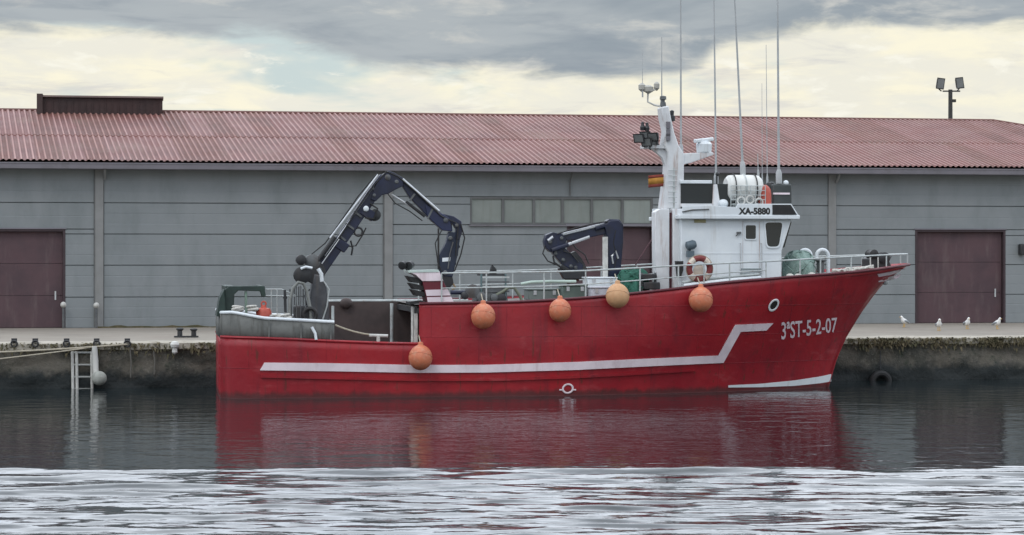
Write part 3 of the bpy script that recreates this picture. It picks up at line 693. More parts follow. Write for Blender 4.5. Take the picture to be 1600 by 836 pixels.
    # hawse ring, discharge ring, draught mark
    def ring(name, px, py, rx, rz, r, mm, inner):
        c = on_hull(px, py, 0.0); nrm = Vector((0, -1, 0)); e = 0.05
        nx = (hb(c.x + e, c.z) - hb(c.x - e, c.z)) / (2 * e); nz = (hb(c.x, c.z + e) - hb(c.x, c.z - e)) / (2 * e)
        nrm = Vector((-nx, -1, -nz)).normalized(); ux = (Vector((1, 0, 0)) - nrm * nrm.x).normalized(); uz = (Vector((0, 0, 1)) - nrm * nrm.z).normalized()
        t = MB(); t.torus((0, 0, 0), 1, 0.2, 26, 8); 
        t.v = [tuple(c + nrm * (0.02 + v[1] * r * 2.5) + ux * v[0] * rx + uz * v[2] * rz) for v in t.v]
        o = put(name, t, mm, hull)
        if inner:
            d_ = MB(); n_ = 20; d_.add([c + nrm * .02 + ux * math.cos(a) * rx * .95 + uz * math.sin(a) * rz * .95 for a in (2 * math.pi * k / n_ for k in range(n_))], [tuple(range(n_))]); put('hawse_hole', d_, BLACK, hull)
        return o
    ring('hawse_ring', 1208.5, 476.5, 0.155, 0.19, 0.04, WHITE, True)
    ring('discharge_ring', 887, 607, 0.16, 0.14, 0.03, WSTR, False)
    dm = MB()
    for dx in (-12, 12): a = on_hull(887 + dx * .8, 609, .015); dm.box((a.x - .07, a.y - .01, a.z - .02), (a.x + .07, a.y + .02, a.z + .02))
    put('draught_mark', dm, WSTR, hull)
    kn = MB(); q = S(1383, 441, -.12); kn.ball(q, .10, 10, (1.2, .8, .9)); kn.tube([q, S(1390, 432, -.1)], .05, 8); put('stem_roller', kn, RAILM, hull)
    # raised plate at the step: pale worn edge post
    e = MB(); e.box((XSTEP - .12, -hb(XSTEP, 2) + .22, ZDK), (XSTEP - .02, -hb(XSTEP, 2) + .32, z_up(XSTEP) - .31)); put('stanchion', e, PALEST, hull)
    for px, y in ((645, -2.45), (612, 2.3), (520, -2.4)):
        e = MB(); c = S(px, 475, y); e.tube([(c.x, y, ZDK), (c.x, y, z_up(XSTEP) - .1 if px != 520 else S(520, 478, y).z)], 0.055 if px != 520 else .045, 8); put('stanchion', e, RAILM if px != 645 else PALEST, hull)
    # grey stern bulwark standing on the low red side
    g = MB(); xa = XST + .02; xb = S(522, 510, -2.6).x; xs = np.linspace(xa, xb, 22); rim = []
    rimpx = [(345, 489), (365, 488), (385, 492), (412, 497), (450, 499), (490, 501), (522, 503)]
    RX = sorted((S(p, q, -2.45).x, S(p, q, -2.45).z) for p, q in rimpx)
    def zr(x): return interp(x, [a for a, b in RX], [b for a, b in RX])
    for s_ in (-1, 1):
        vs = []
        for x in xs:
            y = s_ * (hb(x, 1.4) - 0.05); vs += [(x, y, z_lo(x) - .05), (x, y * 0.985, lerp(z_lo(x), zr(x), .5)), (x, y * .97, zr(x))]
        g.add(vs, [(3 * i + k, 3 * i + 3 + k, 3 * i + 4 + k, 3 * i + k + 1) for i in range(21) for k in (0, 1)])
    y0 = hb(xa, 1.4) - .05; g.add([(xa, -y0, z_lo(xa) - .05), (xa, y0, z_lo(xa) - .05), (xa, y0 * .97, zr(xa)), (xa, -y0 * .97, zr(xa))], [(0, 1, 2, 3)])
    sb = put('stern_bulwark', g, GALV, fb); sd = sb.modifiers.new('plate', 'SOLIDIFY'); sd.thickness = .03
    t = MB(); pth = [(x, (hb(x, 1.4) - .05) * .97, zr(x)) for x in xs[::-1]] + [(x, -(hb(x, 1.4) - .05) * .97, zr(x)) for x in xs]; t.tube(pth, 0.05, 8); put('bulwark_rim', t, WHITE, sb)
    for px in (420, 470, 516):
        x = S(px, 510, -2.6).x; rb = MB(); y = -(hb(x, 1.4) - .03); rb.box((x - .025, y - .03, z_lo(x) + .04), (x + .025, y + .01, zr(x) - .06)); put('bulwark_rib', rb, GALV, sb)
    st = MB(); a = S(487, 511, -2.75); b_ = S(494, 531, -2.8); st.tube([a, a.lerp(b_, .5) + Vector((.04, 0, 0)), b_], .045, 8); put('hanging_strap', st, WHITE, sb)
build_hull()

# ------------------------------------------------------------------ rails
def build_rails():
    rail_px = [(690, 427), (760, 426), (850, 425), (915, 423), (1000, 418.5), (1060, 415), (1100, 413), (1140, 411), (1197, 408.5), (1250, 405.5), (1282, 403.5), (1330, 401), (1385, 398.5), (1418, 397)]
    tops = []
    for px, py in rail_px:
        y = -2.8
        for _ in range(8): p = S(px, py, y); y = -max(.12, hb(p.x, z_up(min(p.x, XTIP - .05))) - .08)
        tops.append(Vector((p.x, y, p.z)))
    for s_ in (1, -1):
        r = MB(); T = [Vector((p.x, p.y * s_, p.z)) for p in tops]; r.tube(T, 0.026, 8)
        rl = put('railing', r, RAILM, fb)
        mid = MB(); mid.tube([Vector((p.x, p.y, lerp(z_up(p.x), p.z, .5))) for p in T[:9]], .018, 6); put('middle_rail', mid, RAILM, rl)
        for i, p in enumerate(T):
            if i in (2,) and s_ > 0: pass
            po = MB(); po.tube([(p.x, p.y, z_up(min(p.x, XTIP)) - .04), p], .024, 8); put('rail_post', po, RAILM, rl)
        if s_ == 1:
            bw = MB(); q = T[-1]; bw.tube([q, Vector((q.x + .1, 0, q.z)), Vector((q.x, -q.y, q.z))], .026, 8); put('bow_rail', bw, RAILM, rl)
build_rails()

# ------------------------------------------------------------------ cranes
def P_(pts, y): return [xz(S(p, q, y)) for p, q in pts]
def crane_aft():
    y = -0.9
    c = MB(); c.prism(P_([(483, 515), (482, 478), (486, 448), (490, 428), (502, 430), (509, 448), (513, 475), (514, 515)], y), y - .28, y + .28)
    c.lathe(S(498, 505, y) * 1.0, [(.42, -.6), (.42, 0.1), (.3, .15)], 18)
    cr = put('deck_crane', c, mat('grey_blue_crane_column', (0.085, 0.09, 0.10), (0.05, 0.055, 0.065), .5, 4, dirt=(.12, .09, .07), dirt_amt=.5), fb, bevel=.04, label='large grey and navy knuckle crane standing on the stern')
    def part(name, pts, t, m=NAVY, bevel=.02, dy=0):
        b = MB(); b.prism(P_(pts, y + dy), y + dy - t / 2, y + dy + t / 2); return put(name, b, m, cr, bevel=bevel)
    def rod(name, a, b_, r, m=STEEL, dy=0):
        t = MB(); t.tube([S(*a, y + dy), S(*b_, y + dy)], r, 10); return put(name, t, m, cr)
    part('pivot_head', [(478, 438), (470, 428), (474, 416), (484, 418), (494, 406), (504, 412), (508, 425), (503, 440), (492, 446)], .5, DARK)
    w = MB(); p = S(470, 406, y - .2); w.lathe(p + Vector((0, -.2, 0)), [(.10, 0), (.16, .03), (.16, .37), (.10, .4)], 16, (0, 1, 0)); put('hose_reel', w, DARK, cr)
    w = MB(); p = S(488, 409, y - .1); w.lathe(p + Vector((0, -.2, 0)), [(.15, 0), (.24, .05), (.24, .3), (.15, .35)], 18, (0, 1, 0)); put('rotator_drum', w, MGREY, cr)
    lower = [(493, 417), (520, 378), (548, 338), (572, 302), (594, 272), (606, 282), (594, 302), (566, 343), (538, 384), (507, 429)]
    part('lower_boom', lower, .34)
    part('boom_band', [(517, 382), (525, 369), (546, 383), (537, 395)], .42, NAVY)
    part('boom_band', [(562, 334), (570, 322), (588, 334), (580, 346)], .42, NAVY)
    rod('hydraulic_rod', (516, 372), (591, 273), .035, STEEL, -.22)
    rod('hydraulic_cylinder', (496, 408), (523, 370), .075, DARK, -.22)
    rod('grease_line', (503, 412), (530, 374), .018, STEEL, -.30)
    part('boom_head', [(590, 277), (606, 267), (616, 271), (628, 278), (629, 291), (616, 297), (606, 303), (596, 305), (586, 315), (578, 312)], .46)
    w = MB(); p = S(586, 336, y - .2); w.lathe(p, [(.10, 0), (.19, .03), (.19, .3), (.10, .33)], 14, (0, 1, 0)); put('sheave', w, DARK, cr)
    w = MB(); p = S(560, 362, y - .12); w.torus(p, .13, .035, 18, 8); put('hose_loop', w, DARK, cr)
    w = MB(); w.tube([S(548, 376, y), S(551, 388, y), S(549, 399, y)], .03, 8); put('hook', w, DARK, cr)
    w = MB(); w.ball(S(572, 326, y - .26), .09, 10, (1, .4, 1)); put('work_lamp', w, WHITE, cr)
    w = MB(); w.tube([S(538, 384, y), S(541, 390, y), S(545, 383, y)], .025, 6); put('lug', w, MGREY, cr)
    part('upper_boom', [(624, 284), (632, 281), (664, 313), (690, 334), (704, 342), (706, 360), (690, 358), (674, 346), (656, 326), (640, 310)], .30)
    part('boom_sleeve', [(664, 320), (680, 329), (700, 340), (706, 362), (690, 360), (666, 338)], .40, mat('blue_sleeve_paint', (0.014, 0.022, 0.07), None, .4))
    rod('hydraulic_rod', (629, 280), (686, 330), .042, STEEL, -.2)
    rod('hydraulic_rod', (612, 304), (652, 329), .03, STEEL, -.12)
    rod('hydraulic_cylinder', (634, 315), (664, 338), .05, DARK, -.12)
    part('knuckle_link', [(690, 334), (708, 338), (720, 346), (722, 360), (717, 375), (709, 374), (712, 358), (706, 349), (694, 346)], .34)
    part('jib', [(700, 362), (719, 364), (715, 395), (709, 420), (706, 433), (686, 431), (686, 398), (696, 380)], .30, mat('dark_blue_jib', (0.012, 0.022, 0.05), None, .4))
    part('jib_plate', [(690, 403), (703, 402), (702, 408), (690, 409)], .33, WHITE, 0)
    rod('hydraulic_rod', (685, 357), (685, 424), .03, DARK, -.1)
    for k in range(3):
        w = MB(); p = S(716 - k * 3, 385 + k * 13, y - .05); w.ball(p, .06, 8); put('hose_fitting', w, DARK, cr)
    part('grab_head', [(686, 431), (706, 431), (708, 443), (700, 452), (690, 450)], .28, DARK)
    w = MB(); w.tube([S(705, 440, y - .1), S(711, 448, y - .1), S(706, 456, y - .1)], .035, 8); put('grab_claw', w, mat('rusty_claw', (0.3, 0.22, 0.13), None, .7), cr)
    w = MB(); 
    pts = [S(*q, y - .24) for q in ((506, 405), (530, 372), (556, 330), (584, 290), (604, 268), (622, 276), (650, 300), (690, 338), (716, 350), (712, 400))]
    w.tube(pts, .022, 6); put('hydraulic_hose', w, BLACK, cr)
    rr = np.random.default_rng(21)
    def fit(px, py, r_, m=DARK): w = MB(); r_ *= .6; w.lathe(S(px, py, y - .27), [(r_ * .6, 0), (r_, .02), (r_, .10), (r_ * .6, .12)], 10, (0, 1, 0)); put('pin', w, m, cr)
    for px, py, r_ in ((500, 422, .12), (606, 277, .16), (620, 284, .11), (697, 344, .13), (714, 352, .10), (704, 372, .11), (696, 426, .12), (585, 305, .09)): fit(px, py, r_, MGREY)
    def hose(pts, r=.020, dy=-.24, m=BLACK): w = MB(); w.tube([S(a, b, y + dy) for a, b in pts], r, 6); put('hydraulic_hose', w, m, cr)
    hose([(494, 424), (486, 398), (508, 380), (528, 352), (560, 306), (590, 270)], .02, -.1)
    hose([(578, 318), (590, 326), (584, 342), (570, 340)], .03)
    hose([(545, 385), (556, 384), (566, 368), (572, 356)], .022)
    hose([(606, 303), (618, 318), (640, 330), (660, 345)], .018)
    hose([(690, 360), (680, 380), (684, 410), (692, 428)], .018)
    hose([(720, 350), (726, 372), (720, 398), (710, 424)], .022)
    hose([(708, 378), (703, 396), (700, 420)], .02, -.2, MGREY)
    hose([(484, 452), (476, 462), (480, 480), (488, 494)], .025, -.32)
    hose([(506, 440), (514, 452), (511, 478), (504, 500)], .025, -.32, RAILM)
    for px0, py0, px1, py1 in ((528, 366, 540, 376), (540, 349, 553, 358), (553, 330, 565, 339), (580, 292, 592, 301), (648, 303, 640, 314), (676, 326, 668, 342)):
        w = MB(); w.bar(S(px0, py0, y - .19), S(px1, py1, y - .19), .05, .06); put('hose_clamp', w, MGREY, cr)
    w = MB(); w.tube([S(508, 400, y - .2), S(586, 288, y - .2)], .022, 8); put('hydraulic_rod', w, STEEL, cr)
def crane_mid():
    y = 0.2
    c = MB(); c.prism(P_([(945, 475), (948, 410), (946, 372), (942, 352), (950, 345), (964, 344), (971, 351), (971, 380), (968, 414), (970, 475)], y), y - .28, y + .28)
    cr = put('deck_crane', c, NAVY, fb, bevel=.03, label='smaller folded navy crane amidships beside the wheelhouse tower')
    def part(name, pts, t, m=NAVY, bevel=.02):
        b = MB(); b.prism(P_(pts, y), y - t / 2, y + t / 2); return put(name, b, m, cr, bevel=bevel)
    def rod(name, a, b_, r, m=STEEL, dy=-.2):
        t = MB(); t.tube([S(*a, y + dy), S(*b_, y + dy)], r, 10); return put(name, t, m, cr)
    part('boom', [(948, 347), (956, 358), (944, 366), (905, 374), (884, 376), (874, 367), (900, 361), (930, 352)], .34)
    part('boom_head', [(940, 350), (950, 342.5), (966, 343), (972, 352), (966, 366), (948, 370)], .44)
    rod('hydraulic_rod', (879, 366), (937, 352), .045)
    rod('hydraulic_cylinder', (930, 357), (955, 350), .08, NAVY)
    rod('hydraulic_rod', (884, 383), (921, 370), .05, STEEL, -.25)
    rod('hydraulic_cylinder', (862, 391), (888, 382), .075, NAVY, -.25)
    part('knuckle', [(849, 377), (852, 367), (862, 363), (876, 365), (884, 376), (878, 388), (866, 396), (857, 393), (851, 387)], .38)
    w = MB(); w.tube([S(856, 376, y - .22), S(864, 370, y - .22)], .05, 8); put('pin_cover', w, STEEL, cr)
    part('jib', [(857, 388), (872, 378), (886, 392), (910, 414), (908, 424), (894, 424), (876, 412), (864, 398)], .32)
    part('grab', [(886, 398), (898, 392), (908, 404), (916, 420), (910, 436), (880, 436), (872, 420)], .30, DARK)
    w = MB(); w.tube([S(874, 420, y), S(880, 432, y), S(892, 440, y), S(904, 436, y)], .06, 8); put('grab_claw', w, mat('rusty_grab', (0.14, 0.06, 0.04), None, .7), cr)
    for a in ((868, 396), (880, 406), (892, 416)):
        w = MB(); w.ball(S(*a, y - .18), .065, 8); put('hose_fitting', w, MGREY, cr)
    w = MB(); w.tube([S(*q, y - .22) for q in ((864, 400), (866, 410), (874, 416), (884, 422))], .03, 6); put('hydraulic_hose', w, BLACK, cr)
    w = MB(); w.tube([S(*q, y - .3) for q in ((958, 412), (956, 400), (962, 392), (966, 404))], .035, 6); put('valve_pipe', w, STEEL, cr)
    p = MB(); p.box(S(942, 370, y - .5), S(949, 475, y - .42)); put('support_post', p, PALEST, fb)
    w = MB(); w.tube([S(1020, 372, y), S(993, 414, y)], .025, 6); put('stay_bar', w, mat('dull_red_bar', (0.11, .05, .06), None, .7), fb)
    for px, py, r_ in ((957, 350, .12), (878, 372, .09), (860, 378, .10), (868, 392, .08), (900, 418, .09)):
        r_ *= .65; w = MB(); w.lathe(S(px, py, y - .26), [(r_ * .6, 0), (r_, .02), (r_, .1), (r_ * .6, .12)], 10, (0, 1, 0)); put('pin', w, MGREY, cr)
    for pts in (((870, 366), (900, 356), (930, 349), (950, 346)), ((852, 384), (848, 396), (856, 408), (870, 414)), ((962, 360), (958, 380), (964, 400), (960, 418)), ((880, 392), (892, 396), (904, 410)), ((890, 374), (900, 388), (914, 398), (920, 412))):
        w = MB(); w.tube([S(a, b, y - .27) for a, b in pts], .022, 6); put('hydraulic_hose', w, BLACK, cr)
crane_aft(); crane_mid()

# ------------------------------------------------------------------ wheelhouse, tower, mast
def rounded(pts, r, n=4):
    out = []
    for i in range(len(pts)):
        a, b, c = (Vector((*pts[(i + k) % len(pts)], 0)) for k in (-1, 0, 1))
        p = b + (a - b).normalized() * min(r, (a - b).length * .45); q = b + (c - b).normalized() * min(r, (c - b).length * .45)
        for k in range(n + 1):
            t = k / n; v = p * (1 - t) ** 2 + b * 2 * t * (1 - t) + q * t * t; out.append((v.x, v.y))
    return out
def build_house():
    y = -1.85
    h = MB(); h.prism(P_([(1064, 339), (1238, 339), (1221.5, 392), (1221.5, 452), (1064, 466)], y), y, 1.85)
    wh = put('wheelhouse', h, WHITE, fb, bevel=.03)
    def window(pts, r, name='window'):
        outer = rounded(P_(pts, y), r); cx = sum(p[0] for p in outer) / len(outer); cz = sum(p[1] for p in outer) / len(outer)
        inner = [(cx + (p[0] - cx) * .86, cz + (p[1] - cz) * .88) for p in outer]; n = len(outer)
        f = MB(); f.add([(p[0], y - .035, p[1]) for p in outer] + [(p[0], y - .035, p[1]) for p in inner] + [(p[0], y + .01, p[1]) for p in outer] + [(p[0], y + .01, p[1]) for p in inner],
                        [q for i in range(n) for j in [(i + 1) % n] for q in ((i, j, n + j, n + i), (i, 2 * n + i, 2 * n + j, j), (n + i, n + j, 3 * n + j, 3 * n + i))])
        w = put(name, f, WHITE, wh)
        g = MB(); g.prism([(cx + (p[0] - cx) * .9, cz + (p[1] - cz) * .92) for p in outer], y - .012, y + .02); put('window_glass', g, GLASS, wh)
    window([(1193, 345), (1225, 345), (1218, 388), (1197, 388)], .14)
    window([(1163.5, 350.5), (1182, 350.5), (1182, 375), (1163.5, 375)], .07)
    fw = MB(); fw.prism(P_([(1229, 350), (1240.5, 346), (1229.5, 386), (1222.5, 389)], y), y + .25, 1.6); put('front_window', fw, GLASS, wh)
    # door outline with handrails
    dl = MB(); a, b = S(1160, 346, y), S(1187, 447, y); th = .022
    dl.box((a.x, y - .02, b.z), (a.x + th, y + .01, a.z)); dl.box((b.x - th, y - .02, b.z), (b.x, y + .01, a.z)); dl.box((a.x, y - .02, a.z - th), (b.x, y + .01, a.z)); put('door_frame', dl, WTOWER, wh)
    for px in (1157, 1190):
        t = MB(); p, q = S(px, 380, y - .07), S(px, 425, y - .07); t.tube([p + Vector((0, .08, 0)), p, q, q + Vector((0, .08, 0))], .015, 6); put('handrail', t, STEEL, wh)
    t = MB(); p = S(1154, 364, y - .06); t.box(p - Vector((.05, .03, .03)), p + Vector((.08, .06, .04))); t.tube([p, p + Vector((-.08, 0, -.1))], .02, 6); put('wall_fitting', t, MGREY, wh)
    v = MB(); p, q = S(1157, 420, y - .02), S(1190, 431, y - .02); 
    for k in range(4): z = lerp(q.z, p.z, k / 3.0); v.box((p.x, y - .03, z - .025), (q.x, y + .01, z + .012))
    put('vent_grille', v, mat('grey_vent', (0.25, .30, .31), None, .6), wh)
    ln = MB(); a = S(1066, 396, y); b = S(1221, 394, y)
    ln.box((a.x, y - .012, a.z - .012), (b.x, y + .01, a.z + .012)); put('weld_seam', ln, WHITE, wh)
    pl = MB(); p, q = S(1085, 343, y - .03), S(1103, 348, y - .03); pl.box((p.x, y - .03, q.z), (q.x, y + .01, p.z)); put('name_plate', pl, mat('yellowed_plate', (.38, .35, .2), None, .6), wh)
    # deck house lamp and black fitting
    l = MB(); p = S(1080, 385, y - .2); l.lathe(p + Vector((-.18, 0, 0)), [(.06, 0), (.14, .04), (.15, .26), (.10, .34)], 14, (1, 0, .25)); l.tube([p, p + Vector((0, .22, -.15))], .04, 6); put('deck_lamp', l, mat('blue_grey_lamp', (.10, .14, .17), None, .5), wh)
    l = MB(); p = S(1079, 396, y - .2); l.box(p - Vector((.12, .1, .12)), p + Vector((.10, .1, .08))); put('lamp_bracket', l, mat('blue_grey_lamp', (.10, .14, .17), None, .5), wh)
    k = MB(); k.prism(P_([(1055, 408), (1066, 408), (1066, 422), (1062, 434), (1058, 432)], y - .1), y - .25, y - .02); put('fire_hose_box', k, BLACK, wh)
    # roof slab, parapet
    r = MB(); a, b = S(1061, 337, y - .25), S(1250, 342.5, y - .25); r.box((a.x, -2.1, b.z), (b.x, 2.1, a.z + .03)); rf = put('roof', r, WHITE, wh, bevel=.02)
    yp = -2.06
    for yy in (yp, -yp):
        p = MB(); p.prism(P_([(1066, 322), (1110, 321), (1150, 324), (1152, 318.5), (1236, 318.5), (1248.5, 337.5), (1066, 337.5)], yp), yy - .025, yy + .025); put('roof_parapet', p, WHITE, wh, bevel=.01)
    p = MB(); a, b = S(1236, 318.5, yp), S(1248.5, 337.5, yp); p.add([(a.x, -2.03, a.z), (b.x, -2.03, b.z), (b.x, 2.03, b.z), (a.x, 2.03, a.z)], [(0, 1, 2, 3)]); o = put('parapet_front', p, WHITE, wh); sd = o.modifiers.new('plate', 'SOLIDIFY'); sd.thickness = .04
    bkp = MB(); bkp.prism(P_([(1206.5, 320), (1235, 320), (1244.5, 335.5), (1206.5, 335.5)], yp), yp - .045, yp - .02); put('black_panel', bkp, BLACK, wh)
    uv, fs = text_mesh('XA-5880', .05); lt = MB(); lt.add([S(lerp(1154, 1203.5, u), lerp(335.5, 324.5, v), yp - .03) for u, v in uv], fs); put('name_lettering', lt, BLACK, wh)
    hr = MB(); hr.tube([S(1066, 331, yp - .05), S(1082, 328, yp - .05), S(1108, 327, yp - .05)], .02, 6); put('roof_handrail', hr, MGREY, wh)
    # upper black-screened housing on the roof aft
    yb_ = -1.2; u = MB(); u.box(S(1064, 287, yb_), S(1113, 336, 1.2)); uh = put('upper_housing', u, mat('black_screen', (.012, .016, .018), (.02, .025, .026), .35), wh)
    t = MB(); a, b = S(1062, 281.5, yb_), S(1112, 287, yb_); t.box((a.x, yb_ - .06, b.z), (b.x, 1.26, a.z)); put('housing_roof', t, WHITE, wh, bevel=.015)
    t = MB(); a, b = S(1062, 318, yb_ - .02), S(1114, 323, yb_); t.box((a.x, yb_ - .05, b.z), (b.x, yb_ - .005, a.z)); put('housing_sill', t, WTOWER, wh)
    t = MB(); a, b = S(1112, 286, yb_), S(1122, 328, yb_); t.prism(P_([(1114, 288), (1120, 288), (1126, 328), (1112, 328)], yb_), yb_ - .05, yb_ + .05); put('housing_brace', t, WTOWER, wh)
    # aft tower: two legs with a dark maroon gap, then the tapering mast
    yt = -1.55
    t = MB(); t.prism(P_([(1023.5, 331), (1032, 326), (1046, 326), (1046, 470), (1025, 470)], yt), yt, yt + .5); tw = put('tower_leg', t, WTOWER, fb, bevel=.02)
    t = MB(); t.prism(P_([(1045, 332), (1052, 332), (1052, 468), (1045, 468)], yt), yt + .12, yt + .4); put('tower_infill', t, mat('maroon_strip', (.09, .018, .028), None, .6), fb)
    t = MB(); t.prism(P_([(1051, 326), (1066, 326), (1066, 470), (1051, 470)], yt), yt - .02, yt + .55); put('tower_leg', t, WTOWER, fb, bevel=.02)
    m = MB(); m.prism(P_([(1031, 327), (1038.5, 270), (1040, 238), (1034, 226), (1037, 205), (1032, 185), (1030.5, 168), (1042, 166), (1046, 185), (1051, 208), (1058, 228), (1066, 240), (1066, 327)], -.9), -1.15, -.55)
    ms = put('mast', m, WTOWER, fb, bevel=.04)
    for px, py, r_ in ((1036, 158, .10),):
        w = MB(); w.lathe(S(px, 166, -.85), [(.10, 0), (.09, .12), (.06, .14), (.06, .2), (.11, .22), (.10, .32), (.02, .34)], 12); put('masthead_light', w, MGREY, ms)
    w = MB(); p = S(1050, 184, -.85); w.lathe(p, [(.05, -.12), (.10, -.1), (.10, .05), (.06, .08), (.07, .22), (.02, .25)], 12); w.tube([S(1043, 186, -.85), p], .04, 6); put('nav_light', w, DARK, ms)
    for px, py in ((1004, 199), (1011, 200), (1047, 218), (1044, 208)):
        w = MB(); p = S(px, py, -.85); w.lathe(p, [(.07, -.1), (.09, 0), (.05, .08), (.05, .16), (.01, .18)], 10); put('nav_light', w, DARK, ms)
    w = MB(); a, b = S(994, 222, -.9), S(1040, 228, -.9); w.box((a.x + .2, -1.1, S(1000, 232, -.9).z), (b.x, -.6, S(1000, 227, -.9).z)); put('light_platform', w, WTOWER, ms)
    w = MB(); w.prism(P_([(1018, 232), (1040, 234), (1040, 262), (1034, 246)], -.9), -.98, -.72); put('platform_bracket', w, WTOWER, ms)
    for px, py, y_ in ((1000, 215, -1.25), (1012, 221, -1.3), (1010, 211, -.75), (1022, 213, -1.2), (1022, 225, -.8)):
        w = MB(); c = S(px, py, y_); fw, sd, up = Vector((-.62, -.72, -.30)).normalized(), Vector((.75, -.65, 0)).normalized(), Vector((0, 0, 1))
        up = sd.cross(fw).normalized(); vs = []
        for d_, k in ((.10, 1), (-.13, .55)):
            for i_, j_ in ((-1, -1), (1, -1), (1, 1), (-1, 1)): vs.append(c + fw * d_ + sd * (i_ * .19 * k) + up * (j_ * .15 * k))
        w.add(vs, [(0, 1, 2, 3), (7, 6, 5, 4), (0, 4, 5, 1), (1, 5, 6, 2), (2, 6, 7, 3), (3, 7, 4, 0)]); w.tube([c - fw * .1, c + Vector((.1, .05, -.28))], .025, 6); fl_ = put('floodlight', w, DARK, ms)
        w = MB(); w.add([c + fw * .105 + sd * (i_ * .15) + up * (j_ * .11) for i_, j_ in ((-1, -1), (1, -1), (1, 1), (-1, 1))], [(0, 1, 2, 3)]); put('floodlight_glass', w, LAMPG, ms)
    w = MB(); w.tube([S(1031, 166, -.85), S(1022, 164, -.85), S(1012, 159, -.85), S(1012.5, 146, -.85)], .03, 6); w.tube([S(1002, 139, -.85), S(1012, 144, -.85), S(1026, 139, -.85)], .03, 6); arm = put('antenna_arm', w, PALEST, ms)
    for px, py, r_ in ((1003, 136, .11), (1013, 139, .16), (1026, 134, .09)):
        w = MB(); w.lathe(S(px, py, -.85), [(.02, -.16), (r_, -.08), (r_ * 1.05, .06), (r_ * .5, .12), (.01, .13)], 14); put('gps_dome', w, mat('weathered_dome', (.42, .41, .37), (.3, .3, .27), .6), arm)
    for z_ in (195, 207, 214):
        w = MB(); p = S(1046, z_, -1.2); w.box(p - Vector((.1, .05, .12)), p + Vector((.02, .05, .1))); put('junction_box', w, GUTM, ms)
    # radar arm and scanner
    w = MB(); w.prism(P_([(1064, 240), (1112, 238), (1114, 242), (1080, 254), (1064, 258)], -.9), -1.05, -.65); ra = put('radar_arm', w, WTOWER, ms, bevel=.02)
    w = MB(); w.lathe(S(1100, 240, -.85), [(.16, -.02), (.24, .05), (.26, .30), (.20, .38), (.05, .40)], 18); put('radar_pedestal', w, WHITE, ms)
    w = MB(); p, q = S(1086, 220.5, -1.05), S(1113, 217.5, -.6); w.bar(p, q, .16, .12); put('radar_scanner', w, WHITE, ms, bevel=.03)
    w = MB(); w.box(S(1052, 262, -1.17), S(1054, 327, -1.14)); 
    for k in range(8): z = lerp(S(1050, 266, -1.2).z, S(1050, 325, -1.2).z, k / 7); w.tube([(S(1050, 300, -1.2).x - .12, -1.22, z), (S(1050, 300, -1.2).x + .16, -1.22, z)], .012, 6)
    put('mast_rung', w, RAILM, ms)
    # whip antennas
    def whip(x0, y0, x1, y1, r, y_):
        a, b = S(x0, y0, y_), S(x1, y1, y_); w = MB(); n = 8
        w.tube([a.lerp(b, k / n) for k in range(n + 1)], [lerp(r, r * .55, k / n) for k in range(n + 1)], 8); w.lathe(a, [(r * 2.2, -.04), (r * 2.2, .3), (r * 1.2, .42)], 10, b - a); put('whip_antenna', w, mat('antenna_grey', (.40, .42, .43), (.32, .34, .35), .4), fb)
    whip(1064, 245, 1063.5, -45, .036, -.6); whip(1119, 290, 1115, -50, .036, .4); whip(1161, 272, 1146, -40, .042, -.5); whip(1217, 285, 1214.5, -60, .046, -.9)
    whip(1185, 285, 1184, 240, .02, -.2); whip(1199, 292, 1197, 70, .016, .8); whip(1191, 290, 1190.5, 130, .012, .2); whip(1004, 150, 1003.5, 78, .012, -.9); whip(1034, 170, 1034, 58, .022, -.7)
build_house()

# ------------------------------------------------------------------ funnel
def build_funnel():
    y = -2.75; y2 = -1.7
    def band(name, pts, m, e=0):
        f = MB(); f.prism(P_(pts, y), y + e, y2 - e); return f
    f = band('funnel', [(660, 438), (692, 438), (709, 474), (668, 474)], RED)
    fn = put('funnel', f, mat('dark_red_funnel', (.13, .012, .024), None, .5), fb, bevel=.01)
    for nm, pts in (('white_band', [(664.5, 453), (699.5, 452), (704, 461.5), (666.5, 462.5)]), ('white_band', [(667, 464.5), (705, 463.5), (709.5, 473), (668.5, 473.5)])):
        b = MB(); b.prism(P_(pts, y), y - .02, y2 + .02); put(nm, b, WSTR, fn)
    b = MB(); b.prism(P_([(637, 424), (686, 423), (692.5, 439), (660, 439.5), (650, 430)], y), y - .03, y2 + .03); put('funnel_cap', b, WSTR, fn, bevel=.01)
    b = MB(); b.prism(P_([(637, 422.5), (685, 421.5), (686, 425), (638, 426)], y), y - .05, y2 + .05); put('cap_lid', b, mat('pale_green_lid', (.55, .66, .62), None, .5), fn)
    for k, (px, py) in enumerate(((648, 438), (652, 449), (655, 459))):
        b = MB(); b.prism(P_([(px - 11, py - 7), (px + 12, py - 2), (px + 12, py + 5), (px - 4, py + 3)], y), y + .1, y2 - .1); put('exhaust_louvre', b, BLACK, fn, bevel=.01)
    b = MB(); b.prism(P_([(640, 472), (662, 470), (662, 474), (640, 476)], y), y + .05, y2 - .05); put('funnel_step', b, BLACK, fn)
    for px, py in ((630, 414), (641, 414)):
        b = MB(); p = S(px, py, y + .3); b.lathe(p, [(.06, .14), (.12, .06), (.13, -.1), (.1, -.11)], 12, (.4, .6, .2)); b.tube([p, S(638, 424, y + .3)], .03, 6); put('work_lamp', b, DARK, fn)
build_funnel()

